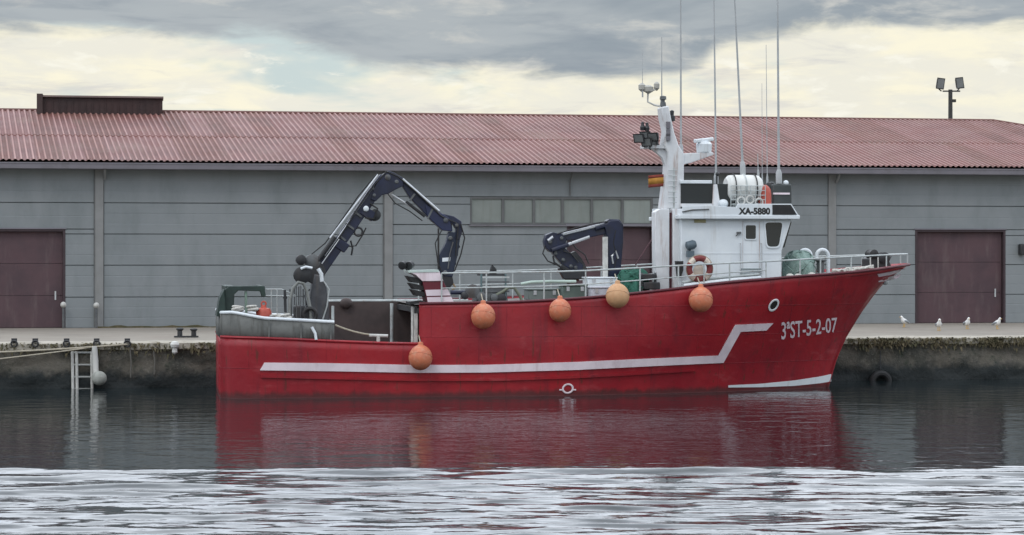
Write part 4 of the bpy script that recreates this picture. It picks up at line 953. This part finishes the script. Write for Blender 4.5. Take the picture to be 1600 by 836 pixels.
# ------------------------------------------------------------------ stern gear
def build_stern():
    y = -1.6
    g = MB(); 
    g.prism(P_([(350, 490), (351, 452), (358, 447), (413, 446.5), (415, 463), (409, 464), (406, 455), (372, 454), (366, 460), (365, 492)], y), y - .12, y + .12)
    g.prism(P_([(352, 490), (352, 449), (414, 448), (414, 456), (366, 456), (365, 490)], y), 1.4, 1.6)
    g.box(S(352, 447, y), S(360, 452, 1.6)); g.box((S(408, 448, y).x, y, S(408, 452, y).z), (S(414, 448, y).x, 1.6, S(408, 447, y).z))
    ga = put('stern_gallows', g, DKGREEN, fb, bevel=.02)
    p = MB(); p.tube([S(384, 455, y), S(385, 494, y)], .04, 8); put('gallows_post', p, mat('pale_green_post', (.22, .32, .26), None, .6), ga)
    p = MB(); p.prism(P_([(338, 494), (343, 466), (350, 452), (352, 494)], y), y - .3, y + 1.2); put('green_plate', p, DKGREEN, ga)
    # rails along the stern
    r = MB(); r.tube([S(415, 452, y), S(440, 452, y), S(462, 462, y)], .02, 6); r.tube([S(415, 462, y), S(462, 463, y)], .02, 6)
    for px in (424, 433, 446, 455): r.tube([S(px, 453 if px < 445 else 457, y), S(px, 500, y)], .018, 6)
    put('stern_railing', r, RAILM, fb)
    # net hauler: a dark engine under an arched cage, beside the crane column
    yh = -1.9
    h = MB(); h.box(S(461, 478, yh), S(482, 515, yh + .9)); hl = put('net_hauler', h, DARK, fb, bevel=.05)
    for px in (456, 463, 470, 477):
        c = MB(); t = S(px, 448 if px in (463, 470) else 452, yh); c.tube([S(px, 500, yh), t, Vector((t.x, yh + .9, t.z)), Vector((t.x, yh + .9, S(px, 500, yh).z))], .02, 6); put('cage_bar', c, MGREY, hl)
    c = MB(); c.tube([S(q[0], q[1], yh - .03) for q in ((452, 500), (453, 468), (458, 450), (466, 441), (474, 443), (480, 456), (484, 478), (486, 500))], .05, 8); put('cage_arch', c, mat('dull_cage', (.22, .23, .22), (.13, .14, .13), .6), hl)
    c = MB(); c.torus(S(484, 492, yh - .1), .20, .06, 18, 8); put('pulley_wheel', c, BLACK, hl)
    c = MB(); c.lathe(S(446, 465, yh) , [(.06, 0), (.06, .3)], 10, (0, 1, 0)); c.bar(S(445, 453, yh), S(446, 488, yh), .08, .10, (0, 1, 0)); put('guide_roller', c, DARK, hl)
    c = MB(); c.lathe(S(472, 430, yh + .3) - Vector((0, .25, 0)), [(.12, 0), (.26, .05), (.2, .12), (.2, .38), (.26, .45), (.12, .5)], 18, (0, 1, 0)); put('hauler_drum', c, DARK, hl)
    c = MB(); c.tube([S(470, 420, yh), S(478, 417, yh), S(488, 419, yh)], .04, 8); put('drum_guard', c, WHITE, hl)
    c = MB(); c.tube([S(497, 420, yh), S(502, 428, yh), S(503, 440, yh)], .06, 8); put('hose_bend', c, WHITE, hl)
    # orange-red can sitting behind the rim
    bq = S(412, 498, -2.0); can = MB(); can.lathe(bq, [(.20, -.12), (.235, -.08), (.24, .22), (.20, .31), (.09, .34), (.08, .40)], 18)
    o = put('orange_buoy', can, ORRED, None, S, bq); tag(o, 'orange red plastic buoy lying behind the white rim of the stern', 'buoy')
    e = MB(); e.torus(bq + Vector((0, 0, .46)), .07, .025, 14, 6); put('buoy_eye', e, ORRED, o)
    # small clutter on the stern rim
    for i, (px, py) in enumerate(((372, 481), (395, 480), (432, 494), (446, 494))):
        c = S(px, py, -2.2); w = MB()
        for k in range(3): w.torus(c + Vector((random.uniform(-.05, .05), random.uniform(-.05, .05), -.08 + .05 * k)), .14 + random.uniform(-.02, .02), .035, 16, 6, (random.uniform(-.2, .2), .15, 1))
        tag(put('rope_coil', w, mat('white_rope', (.62, .61, .57), (.45, .44, .4), .9, 20), None, S, c), ('white rope coil under the dark green stern frame, left of its post', 'white rope coil just right of the pale gallows post', 'white rope coil on the rim right of the orange red buoy', 'white rope coil on the rim by the net hauler railing')[i], 'rope coil', 'rope coils on the stern rim')
    # mooring line to the low side with its T cleat
    cl = MB(); p = S(591, 524, -2.7); cl.tube([p - Vector((.28, 0, 0)), p + Vector((.30, 0, -.02))], [.05, .05], 8); cl.tube([p, p - Vector((0, 0, .22))], .06, 8); put('t_cleat', cl, PALEST, fb)
    a, b = S(524, 508, -2.45), S(578, 523, -2.7); w = MB(); w.tube(catenary(a, b, .04), .028, 6); tag(put('mooring_line', w, ROPE, None, S, a), 'pale rope stretched from grey stern bulwark to the T cleat', 'rope')
build_stern()

# ------------------------------------------------------------------ gear amidships and on the foredeck
def dk(px, y):
    """shelter deck point under a photo column at depth y"""
    z = 3.0
    for _ in range(6):
        x = S(px, HZ + (HC - z) / .0205, y).x; z = z_up(x) - .045
    return Vector((x, y, z))
def build_gear():
    # winch with its caged motor
    y = -1.6; b = dk(765, y); wn = MB(); wn.prism(P_([(744, 472), (746, 447), (756, 445), (790, 446), (793, 472)], y), y - .1, y + .9)
    w = put('winch', wn, MGREY, fb, bevel=.03)
    c = MB(); t, q = S(752, 428, y), S(790, 431, y); c.box((t.x, y - .1, q.z), (q.x, y + .9, t.z)); put('winch_cover', c, DARK, w)
    for k in range(4):
        z = lerp(S(760, 433, y).z, S(760, 455, y).z, k / 3); s = MB(); s.box((t.x + .02, y - .13, z - .03), (q.x + .1, y - .09, z + .02)); put('winch_slat', s, MGREY if k % 2 else RAILM, w)
    s = MB(); s.prism(P_([(766, 425), (769, 413), (776, 421), (776, 428), (766, 428)], y), y, y + .2); put('winch_lever', s, DARK, w)
    for px in (752, 790):
        s = MB(); s.tube([S(px, 428, y - .1), S(px, 472, y - .1)], .03, 6); put('winch_post', s, mat('teal_post', (.13, .2, .21), None, .6), w)
    s = MB(); s.tube([S(q_[0], q_[1], y - .15) for q_ in ((774, 462), (785, 456), (795, 449), (804, 450), (812, 462), (818, 474))], .05, 8); put('bent_pipe', s, mat('olive_pipe', (.18, .2, .15), None, .6), w)
    for k, (px, py, r_) in enumerate(((738, 455, .22), (726, 462, .12), (752, 464, .16), (783, 466, .15), (772, 465, .12))):
        s = MB(); s.lathe(S(px, py, y - .15) - Vector((0, .12, 0)), [(r_ * .5, 0), (r_, .03), (r_, .22), (r_ * .5, .25)], 16, (0, 1, 0)); put('winch_drum', s, DARK if k % 2 else MGREY, w)
    s = MB(); s.tube([S(704, 457, y), S(734, 457, y)], .07, 8); put('drive_shaft', s, NAVY, w)
    # crates and hatch boxes on the shelter deck
    def crate(px0, px1, pt, y_, d, m_, label, name='deck_box', cat='box', lid=None):
        b_ = dk((px0 + px1) / 2, y_); a = S(px0, pt, y_); e = S(px1, pt, y_); x0, x1, z1 = a.x, e.x, a.z
        c_ = MB(); c_.box((x0, y_, b_.z), (x1, y_ + d, z1 - .05)); o = put(name, c_, m_, None, S, (b_.x, y_ + d / 2, b_.z), bevel=.025)
        tag(o, label, cat); l_ = MB(); l_.box((x0 - .03, y_ - .03, z1 - .048), (x1 + .03, y_ + d + .03, z1)); put('lid', l_, lid or m_, o, bevel=.015)
        for k in (0.2, 0.8):
            h_ = MB(); xx = lerp(x0, x1, k); h_.box((xx - .05, y_ - .025, z1 - .2), (xx + .05, y_ - .003, z1 - .06)); put('latch', h_, STEEL, o)
        return o
    crate(826, 876, 451, -1.3, .9, mat('grey_green_box', (.17, .20, .19), None, .6), 'low grey green deck box right of the caged winch')
    crate(880, 917, 445, -1.8, .8, mat('dull_green_box', (.11, .15, .13), None, .6), 'dull green deck box under the folded navy crane')
    crate(919, 964, 433, -1.2, .9, WHITE, 'white insulated fish box under the folded crane column', 'fish_box', 'box')
    crate(924, 966, 448, -2.3, .7, mat('pale_lilac_box', (.52, .52, .57), None, .5), 'pale low fish box in front of the taller white one', 'fish_box', 'box')
    p = MB(); p.tube([S(814, 444, -2.0), S(830, 441, -2.0), S(858, 440, -2.0), S(900, 440, -2.0)], .05, 8); tag(put('boat_hook', p, mat('pale_green_pole', (.45, .56, .5), None, .6), None, S, S(814, 444, -2.0)), 'pale green pole lying along the deck rail above the boxes', 'pole')
    # nets as lumpy heaps
    def heap(name, px0, px1, pt, y_, d, m_, label, seed):
        b_ = dk((px0 + px1) / 2, y_); x0, x1 = S(px0, 440, y_).x, S(px1, 440, y_).x; hgt = S((px0 + px1) / 2, pt, y_).z - b_.z
        h_ = MB(); nu, nv = 30, 12; vs = []; r_ = np.random.default_rng(seed); ph = r_.uniform(0, 6.28, 12)
        for j in range(nv + 1):
            f_ = j / nv
            for i in range(nu):
                a = 2 * math.pi * i / nu; k = math.cos(f_ * math.pi / 2) ** .55
                w_ = 1 + .10 * math.sin(3 * a + ph[0] + 4 * f_) + .07 * math.sin(7 * a + ph[1] - 6 * f_) + .04 * math.sin(13 * a + ph[2])
                vs.append(((x0 + x1) / 2 + math.cos(a) * (x1 - x0) / 2 * k * w_, y_ + math.sin(a) * d / 2 * k * w_, b_.z + hgt * math.sin(f_ * math.pi / 2) * (1 + .06 * math.sin(5 * a + ph[3])) ))
        h_.add(vs, [(j * nu + i, j * nu + (i + 1) % nu, (j + 1) * nu + (i + 1) % nu, (j + 1) * nu + i) for j in range(nv) for i in range(nu)] + [tuple(range(nv * nu, (nv + 1) * nu))])
        o = put(name, h_, m_, None, S, (b_.x, y_, b_.z), ang=60); tag(o, label, 'fishing net')
        for k in range(9):
            a0 = r_.uniform(0, 6.28); pth = []
            for q in range(9):
                f_ = .1 + .8 * q / 8; a = a0 + .5 * math.sin(q * .9 + k); kk = math.cos(f_ * math.pi / 2) ** .55 * 1.06
                pth.append(((x0 + x1) / 2 + math.cos(a) * (x1 - x0) / 2 * kk, y_ + math.sin(a) * d / 2 * kk, b_.z + hgt * math.sin(f_ * math.pi / 2) * 1.03))
            c_ = MB(); c_.tube(pth, .018, 5); put('net_cord', c_, m_, o)
    heap('net_heap', 963, 1013, 419, -1.0, 1.6, GREENNET, 'green fishing net heaped beside the white wheelhouse tower', 3)
    heap('net_heap', 1225, 1272, 393, -1.0, 1.5, PALENET, 'pale green net heap on the foredeck ahead of the wheelhouse', 5)
    # dark hydraulic blocks by the tower
    for i, (x0, x1, t, bt) in enumerate(((1001, 1021, 428, 436), (1006, 1026, 441, 452))):
        s = MB(); s.box(S(x0, t, -1.9), S(x1, bt, -1.4)); put('valve_block', s, DARK, fb, bevel=.03)
    for px in (1003, 1024):
        s = MB(); s.tube([S(px, 426, -1.7), S(px, 462, -1.7)], .04, 8); put('valve_pipe', s, MGREY, fb)
    # foredeck: two goosenecks, capstan post, windlass
    for px, y_ in ((1258, .2), (1285, -.4)):
        s = MB(); b_ = dk(px, y_); top = S(px, 399, y_); r_ = .2
        arc = [Vector((top.x + r_ * math.cos(a), y_, top.z - .02 + r_ * math.sin(a))) for a in (math.pi * k / 8 for k in range(9))]
        s.tube([Vector((top.x + r_, y_, b_.z))] + arc + [Vector((top.x - r_, y_, top.z - .12))], .065, 10); put('gooseneck_vent', s, WHITE, fb)
    s = MB(); p = dk(1282, -.9); s.lathe(p, [(.2, 0), (.2, .05), (.12, .08), (.12, .42), (.2, .46), (.2, .5), (.1, .52)], 16); put('mooring_bitt', s, MGREY, fb)
    y_ = -.35; b_ = dk(1372, y_); s = MB(); s.prism(P_([(1357, 424), (1357, 404), (1364, 400), (1384, 402), (1392, 420), (1392, 424)], y_), y_ - .2, y_ + .7); wl = put('anchor_windlass', s, DARK, fb, bevel=.03)
    s = MB(); s.lathe(S(1362, 397, y_) - Vector((0, .3, 0)), [(.08, 0), (.15, .04), (.12, .1), (.12, .5), (.15, .56), (.08, .6)], 16, (0, 1, 0)); put('warping_drum', s, BLACK, wl)
    s = MB(); s.lathe(S(1378, 403, y_) - Vector((0, .3, 0)), [(.08, 0), (.19, .04), (.14, .1), (.14, .3), (.19, .36), (.08, .4)], 16, (0, 1, 0)); put('chain_wheel', s, DARK, wl)
    s = MB(); s.bar(S(1383, 418, y_), S(1392, 400, y_), .06, .05); put('brake_lever', s, MGREY, wl)
    for px in (1360, 1372): s = MB(); s.tube([S(px, 402, y_ - .25), S(px, 423, y_ - .25)], .025, 6); put('windlass_post', s, PALEST, wl)
    # white cordage along the bow bulwark
    c = S(1330, 427, -1.75); s = MB(); rr = np.random.default_rng(9)
    for k in range(5):
        pth = []
        for q in range(15):
            px = lerp(1302, 1366, q / 14); e = on_hull(px, lerp(428, 420, q / 14)); zt = z_up(e.x); pth.append(Vector((e.x, e.y + .10 + rr.uniform(-.04, .05), zt + .05 + .03 * (k % 3) + rr.uniform(-.02, .04))))
        s.tube(pth, .032, 6)
    w = mat('white_rope', (.62, .61, .57), (.45, .44, .4), .9, 20)
    tag(put('bow_rope', s, w, None, S, c), 'white rope flaked along the bow rail ahead of the windlass', 'rope')
    for i, (px, py) in enumerate(((1236, 433), (1249, 433), (1270, 431))):
        e = on_hull(px, py); s = MB(); s.ball(e + Vector((0, .12, .05)), .09, 10, (1.4, 1, .7)); tag(put('rope_knot', s, w, None, S, e), 'white rope lump on the red bulwark below the pale net, ' + ('aftmost of three', 'middle one of three', 'foremost of three')[i], 'rope', 'rope lumps on the bow bulwark')
    # white kerb strip at the wheelhouse foot
    s = MB(); xs = [on_hull(p, 445).x for p in range(1070, 1192, 12)]; s.tube([(x, -hb(x, z_up(x)) + .12, z_up(x) + .06) for x in xs], .055, 8); put('deck_kerb', s, WHITE, fb)
    s = MB(); s.tube([(x, -hb(x, z_up(x)) + .32, z_up(x) + .16) for x in xs], .04, 8); put('deck_pipe', s, RAILM, fb)
    # things on the wheelhouse roof
    y_ = -.9; rz = S(1150, 337, -2.1).z + .03
    c = S(1161, 296, y_); s = MB(); L_ = .62; s.lathe(c - Vector((L_, 0, 0)), [(.10, 0), (.36, .03), (.45, .12), (.47, .35), (.47, .58), (.49, .59), (.49, .65), (.47, .66), (.47, .90), (.45, 1.12), (.36, 1.21), (.10, 1.24)], 24, (1, 0, 0))
    o = put('life_raft', s, mat('white_raft_shell', (.70, .71, .69), (.6, .61, .58), .45, 2), None, S, (c.x, y_, rz)); tag(o, 'white life raft canister strapped in a cradle on the wheelhouse roof', 'life raft')
    for dx in (-.35, 0, .35): t = MB(); t.torus(c + Vector((dx, 0, 0)), .495, .02, 24, 6, (1, 0, 0)); put('strap', t, BLACK if dx else RAILM, o)
    for dx in (-.4, .4): t = MB(); t.prism([(c.x + dx - .05, c.z - .46), (c.x + dx + .05, c.z - .46), (c.x + dx + .1, rz), (c.x + dx - .1, rz)], y_ - .4, y_ + .4); put('cradle', t, RAILM, o)
    t = MB(); 
    for k in range(7): z = lerp(rz + .05, c.z + .1, k / 6); t.tube([(c.x - .55, y_ - .52, z), (c.x + .6, y_ - .52, z)], .013, 5)
    for k in range(8): x = lerp(c.x - .55, c.x + .6, k / 7); t.tube([(x, y_ - .52, rz), (x, y_ - .52, c.z + .1)], .013, 5)
    put('guard_mesh', t, RAILM, o)
    b_ = S(1195, 320, -1.2); s = MB(); hh = S(1195, 289, -1.2).z - rz; s.lathe((b_.x, -1.2, rz), [(.18, 0), (.21, .03), (.215, hh * .7), (.19, hh * .86), (.12, hh * .95), (.05, hh)], 20)
    tag(put('orange_canister', s, ORRED, None, S, (b_.x, -1.2, rz)), 'upright orange canister right of the white life raft', 'canister')
    s = MB(); a, e = S(1206, 288, -.9), S(1236, 337, -.9); s.box((a.x, -1.0, rz), (e.x, .4, a.z)); sb = put('searchlight_base', s, mat('dark_green_grey', (.05, .06, .06), None, .5), fb, bevel=.04)
    t = MB(); p, q = S(1208, 301, -1.02), S(1234, 304, -1.02); t.box((p.x, -1.03, q.z), (q.x, -1.003, p.z)); put('pale_stripe', t, WSTR, sb)
    t = MB(); t.ball(S(1228, 286, -.9), .09, 10); put('beacon', t, WHITE, sb)
    t = MB(); t.lathe(S(1204, 290, -.6), [(.14, -.25), (.17, 0), (.12, .1), (.04, .12)], 12); put('horn', t, DARK, sb)
    t = MB(); t.box(S(1134, 318, -1.3), S(1152, 325, -1)); put('roof_box', t, BLACK, fb, bevel=.02)
    t = MB(); t.ball(S(1130, 318, -1.3), .14, 12, (1.2, 1, 1)); put('roof_lamp', t, WHITE, fb)
    t = MB(); t.tube([S(1120, 275, -.9), S(1120, 300, -.9)], .03, 6); t.ball(S(1121, 272, -.9), .07, 8); put('roof_aerial', t, DARK, fb)
    t = MB(); p = [S(1158, 314, -1.5), S(1172, 312, -1.5), S(1186, 316, -1.5)]
    for q in p: t.torus(q, .12, .03, 14, 6)
    put('roof_pipework', t, PALEST, fb)
    # flag
    s = empty('spanish_flag', S, S(1037, 281, -.95), 'small red and yellow striped flag flying aft of the white mast', 'flag')
    z0, z1 = S(1025, 291, -.95).z, S(1025, 272, -.95).z; x0, x1 = S(1013, 280, -.95).x, S(1037, 280, -.95).x
    for k, (f0, f1, mm) in enumerate(((0, .25, FRED), (.25, .75, YEL), (.75, 1, FRED))):
        f_ = MB(); n = 12; vs = []
        for i in range(n + 1):
            t = i / n; yy = -.95 + .06 * math.sin(t * 8) * (1 - t)
            for fz in (f0, f1): vs.append((lerp(x0, x1, t), yy, lerp(z0, z1, fz) - .05 * (1 - t)))
        f_.add(vs, [(2 * i, 2 * i + 2, 2 * i + 3, 2 * i + 1) for i in range(n)]); o = put('flag_stripe', f_, mm, s); sd = o.modifiers.new('cloth', 'SOLIDIFY'); sd.thickness = .006
    # life ring on the rail
    c = S(1093, 420, -2.78); ring = empty('life_ring', S, c, 'red and white life ring hanging on the side rail by the wheelhouse', 'life ring')
    LR = mat('life_ring_red', (.20, .03, .03), (.15, .03, .028), .6); LW = mat('life_ring_white', (.62, .55, .47), (.52, .45, .38), .6)
    for k in range(8):
        t = MB(); a0 = k * math.pi / 4 - math.pi / 8 + (0.13 if k % 2 else -.13); a1 = (k + 1) * math.pi / 4 - math.pi / 8 + (-.13 if k % 2 else .13); t.torus(c, .33, .095, 8, 10, (0, 1, 0), a0, a1); put('ring_segment', t, LW if k % 2 else LR, ring)
    t = MB(); t.torus(c, .435, .014, 32, 6); put('grab_line', t, ROPE, ring)
    t = MB(); t.ball(c + Vector((0, .03, -.06)), .2, 10, (1, .25, 1)); put('light_holder', t, LW, ring)
    # fenders on the near side
    def fender(px, py, rpx, m_, label):
        y = -3.2
        for _ in range(6): p = S(px, py, y); y = -hb(p.x, p.z) - rpx / 50.4 * .96 - .02
        p = S(px, py, y); r_ = rpx / 50.4
        fd = empty('fender', S, p, label, 'fender', 'ball fenders along the red hull')
        b2 = MB(); n = 18; b2.lathe(p, [(r_ * math.sin(math.pi * i / n) * (1 - .06 * math.cos(math.pi * i / n) * -1 * (i / n)), -r_ * 1.06 * math.cos(math.pi * i / n)) for i in range(n + 1)], 24); put('ball', b2, m_, fd)
        sm = MB(); sm.torus(p, r_ * 1.0, .008, 28, 6, (.15, .5, 1)); put('mould_seam', sm, m_, fd)
        e = MB(); e.lathe(p + Vector((0, 0, r_ * 1.0)), [(.12, -.05), (.085, .02), (.08, .08), (.05, .11)], 12); put('neck', e, m_, fd)
        zt = z_up(p.x) if p.x > XSTEP else z_lo(p.x); ty = -hb(p.x, zt) - .03
        ro = MB(); ro.tube([p + Vector((0, 0, r_ + .1)), Vector((p.x, lerp(p.y, ty, .7), lerp(p.z + r_, zt, .7))), Vector((p.x, ty, zt + .05)), Vector((p.x, ty + .12, zt + .10))] if zt > p.z + r_ + .1 else [p + Vector((0, 0, r_ + .08)), p + Vector((0, .2, r_ + .16)), p + Vector((0, .4, r_ + .3))], .018, 6); put('rope', ro, ROPE, fd)
    fender(657, 558.5, 18.5, ORANGE, 'orange ball fender lowest of all, over the white stripe at the step')
    fender(755, 494, 19, ORANGE, 'orange ball fender below the caged winch')
    fender(875, 485, 17.5, ORANGE, 'orange ball fender below the folded navy crane')
    fender(965, 462, 18.5, FADED, 'faded beige ball fender in front of the green net')
    fender(1095, 468, 19, ORANGE, 'orange ball fender right below the life ring')
build_gear()

# ------------------------------------------------------------------ things on and along the quay
def build_quay_things():
    def QF(px, py): return B.flat(px, py, ZQ)
    yw = YQ - .12
    # ladder
    b = B(130, 608, yw); ld = empty('quay_ladder', B, (b.x, yw, 0), 'pale steel ladder fixed down the dark quay wall', 'ladder')
    for px in (113, 119.5, 143): t = MB(); t.tube([B(px, 549, yw), B(px + 1, 609, yw)], .05, 8); put('ladder_rail', t, PALEST, ld)
    for py in (551, 570, 589, 608): t = MB(); t.tube([B(113, py, yw), B(144, py, yw)], .035, 8); put('rung', t, mat('grey_rung', (.3, .31, .3), None, .6), ld)
    t = B(148, 548, yw - .05); pf = empty('pipe_fender', B, t, 'white hanging pipe and ball beside the quay ladder', 'fender')
    m_ = MB(); m_.tube([B(147.5, 541, yw - .1), B(149, 565, yw - .1), B(150, 586, yw - .1)], [.09, .10, .09], 10); put('pipe', m_, mat('white_pipe', (.66, .66, .63), (.5, .5, .48), .6), pf)
    m_ = MB(); m_.ball(B(155, 591, yw - .25), .25, 14, (1, .9, .95)); put('ball', m_, mat('grey_white_buoy', (.36, .37, .34), (.22, .23, .21), .8, 4, dirt=(.10, .10, .08), dirt_amt=.7), pf)
    p = B(273, 541, yw - .1); s = MB(); s.lathe(p, [(.04, -.26), (.09, -.2), (.08, -.06), (.13, -.03), (.15, .06), (.10, .15), (.03, .17)], 14); tag(put('white_float', s, mat('white_pipe', (.66, .66, .63)), None, B, p), 'small white float hanging on the quay lip under the mooring bollard', 'float')
    s_ = MB(); s_.tube([p + Vector((0, 0, .15)), p + Vector((0, .25, .42))], .015, 6)
    # double bollard
    a = QF(291, 527); bo = empty('mooring_bollard', B, a, 'dark double mooring bollard on the quay edge by the boat stern', 'bollard')
    m_ = MB(); m_.box(a + Vector((-.42, -.14, 0)), a + Vector((.42, .14, .05))); put('base_plate', m_, DARK, bo)
    for dx, h_ in ((-.22, .26), (.26, .24)):
        m_ = MB(); m_.lathe(a + Vector((dx, 0, .05)), [(.09, 0), (.085, h_ - .08), (.13, h_ - .04), (.13, h_), (.05, h_ + .03)], 14); put('bollard_post', m_, DARK, bo)
    # marker posts by the wall
    for px, py0, py1, lab in ((99, 473, 511, 'thin post with pale round cap at the right edge of the maroon door'), (150.5, 474, 511, 'thin dark post with pale round cap at the foot of the pilaster')):
        p = B(px, py1, -.35); p.z = ZQ - .02; z1 = B(px, py0, -.35).z; po = empty('marker_post', B, p, lab, 'post', 'marker posts by the warehouse wall')
        m_ = MB(); m_.tube([p, Vector((p.x, p.y, z1 - .12))], .05, 8); put('shaft', m_, MGREY, po)
        m_ = MB(); m_.ball((p.x, p.y, z1 - .08), .12, 12); put('cap', m_, PALEST, po)
    # iron rings along the lip
    labs = ['leftmost iron ring under the quay lip', 'second iron ring from the left under the quay lip', 'iron ring under the quay lip left of the ladder', 'iron ring under the quay lip right over the ladder', 'iron ring under the quay lip where the ropes end']
    for i, px in enumerate((22, 55, 104, 151, 199)):
        c = B(px, 537, YQ - .13); r_ = empty('mooring_ring', B, c, labs[i], 'mooring ring', 'iron rings along the quay lip')
        m_ = MB(); m_.torus(c, .10, .028, 18, 8, (0.2, 1, .1)); put('ring', m_, DARK, r_)
        m_ = MB(); m_.box(c + Vector((-.09, .03, .04)), c + Vector((.09, .14, .17))); put('bracket', m_, DARK, r_)
    # ropes from the ring to a boat out of the picture
    a = B(199, 538, YQ - .14); w = MB(); e = Vector((a.x - 9.5, YQ - 1.0, B(-40, 552, YQ - 1.0).z)); w.tube(catenary(a, e, .12, 18), .03, 6); tag(put('mooring_rope', w, ROPE, None, B, a), 'upper slack rope along the quay wall running out of view', 'rope')
    a2 = B(150, 542, YQ - .14); w = MB(); e = Vector((a2.x - 8.0, YQ - 3.0, B(-40, 584, YQ - 3.0).z)); w.tube(catenary(a2, e, .06, 18), .022, 6); tag(put('mooring_rope', w, ROPE, None, B, a2), 'lower thin rope slanting down from the ladder head', 'rope')
    # tyres
    for px, py, lab in ((1376, 597, 'black tyre half under water on the quay wall ahead of the bow'), (205, 596, 'x')):
        if lab == 'x': continue
        c = B(px, py, YQ - .16); m_ = MB(); m_.torus(c, .30, .12, 26, 10); o = put('tyre_fender', m_, BLACK, None, B, c); tag(o, lab, 'tyre')
        ch = MB(); ch.tube([c + Vector((0, .05, .35)), c + Vector((.02, .1, 1.1))], .02, 6); put('chain', ch, DARK, o)
    # thin hanging hoses on the wall
    for i, (px, y0, y1) in enumerate(((203, 545, 590), (240, 548, 585))):
        w = MB(); a = B(px, y0, YQ - .1); w.tube([a, B(px + 2, (y0 + y1) / 2, YQ - .12), B(px + 1, y1, YQ - .1)], .025, 6); tag(put('hanging_line', w, mat('old_line', (.14, .135, .12), None, .9), None, B, a), ('thin old line hanging down the quay wall right of the ladder', 'thin old line hanging down the wall nearer the boat stern')[i], 'rope')
    # gulls
    proto = None
    labs = ['white gull nearest the red bow on the quay edge', 'white gull in front of the maroon door, left one', 'white gull in front of the middle of the maroon door', 'white gull at the right end of the maroon door']
    for i, (px, py, rz) in enumerate(((1413, 511, 15), (1467, 516.5, 80), (1511, 514, 95), (1558, 514, 120))):
        p = QF(px, py)
        if proto is None:
            b0 = p; g = empty('gull', B, p, labs[0], 'gull', 'white gulls standing on the quay')
            m_ = MB(); pts = [(-.20, 0, .17), (-.13, 0, .19), (-.03, 0, .22), (.06, 0, .27), (.10, 0, .33), (.12, 0, .385), (.15, 0, .41), (.18, 0, .405)]
            m_.tube([p + Vector(q) for q in pts], [.02, .06, .10, .095, .065, .05, .05, .02], 14); put('body', m_, GULLW, g, ang=80)
            for s_ in (-1, 1):
                m_ = MB(); m_.tube([p + Vector(q) for q in ((.05, s_ * .085, .26), (-.06, s_ * .095, .23), (-.17, s_ * .05, .18), (-.28, s_ * .02, .15))], [.03, .05, .035, .008], 8); put('wing', m_, GULLG, g, ang=80)
                m_ = MB(); m_.tube([p + Vector((0, s_ * .035, .15)), p + Vector((.01, s_ * .035, .01))], .012, 6); m_.box(p + Vector((-.01, s_ * .035 - .025, 0)), p + Vector((.07, s_ * .035 + .025, .012))); put('leg', m_, GULLY, g)
            m_ = MB(); m_.tube([p + Vector((.185, 0, .405)), p + Vector((.25, 0, .39))], [.016, .004], 6); put('beak', m_, GULLY, g)
            proto = g
        else: g = dup(proto, None, labs[i]); g.location = B.world(p)
        g.rotation_euler = (0, 0, TH + R(180 + rz))
    # weeds at the lip
    w = MB(); rr = np.random.default_rng(4)
    for px0, px1, n in ((1325, 1680, 900), (0, 345, 420), (1535, 1575, 160), (1580, 1640, 160), (1330, 1420, 200)):
        for _ in range(n):
            px = rr.uniform(px0, px1) if n > 300 else rr.normal((px0 + px1) / 2, (px1 - px0) / 4); q = B(px, 525, YQ - rr.uniform(.04, .11)); h_ = rr.uniform(-.20, .05); a = rr.uniform(3.6, 5.8); d = Vector((math.cos(a), math.sin(a), 0)) * rr.uniform(.03, .12); s_ = Vector((-math.sin(a), math.cos(a), 0)) * rr.uniform(.02, .06)
            q.z = ZQ - .02 - abs(rr.normal(0, .16)); w.add([q - s_, q + s_, q + d + Vector((0, 0, h_))], [(0, 1, 2)])
    tag(put('edge_weeds', w, WEED, None, B, B(1560, 525, YQ)), kind='stuff')
    # floodlight mast behind the warehouse
    Y_ = 34.0; c = B(1485, 190, Y_); base = Vector((c.x, Y_, ZQ - .02)); fl = empty('floodlight_mast', B, base, 'dark lamp mast with two floodlights rising behind the red roof', 'floodlight')
    top = B(1485, 140, Y_); m_ = MB(); m_.tube([base, Vector((c.x, Y_, top.z))], [.20, .12], 12); put('pole', m_, POLEM, fl)
    m_ = MB(); a, e = B(1473, 142.5, Y_), B(1500, 142.5, Y_); m_.bar(a, e, .08, .08); m_.box(B(1488, 155, Y_), B(1492, 160, Y_ + .2)); put('cross_arm', m_, POLEM, fl)
    for px, py, tl in ((1468, 131, .25), (1498, 130, -.25)):
        p = B(px, py, Y_); ux = Vector((math.cos(tl), 0, -math.sin(tl) * .45)); uz = Vector((math.sin(tl) * .6, 0, 1)); 
        m_ = MB(); vs = []
        for yy, k in ((-.18, 1), (.16, .6)):
            for sx, sz in ((-1, -1), (1, -1), (1, 1), (-1, 1)): vs.append(p + ux * sx * .25 * k + uz * sz * .33 * k + Vector((0, yy, 0)))
        m_.add(vs, [(0, 1, 2, 3), (7, 6, 5, 4), (0, 4, 5, 1), (1, 5, 6, 2), (2, 6, 7, 3), (3, 7, 4, 0)]); h_ = put('lamp_head', m_, POLEM, fl)
        m_ = MB(); m_.add([p + ux * sx * .2 + uz * sz * .27 + Vector((0, -.19, 0)) for sx, sz in ((-1, -1), (1, -1), (1, 1), (-1, 1))], [(0, 1, 2, 3)]); put('lamp_face', m_, LAMPG, h_)
        m_ = MB(); m_.bar(p - uz * .3, Vector((p.x + (.12 if px < 1480 else -.12), Y_, a.z)), .06, .06); put('lamp_bracket', m_, POLEM, fl)
build_quay_things()
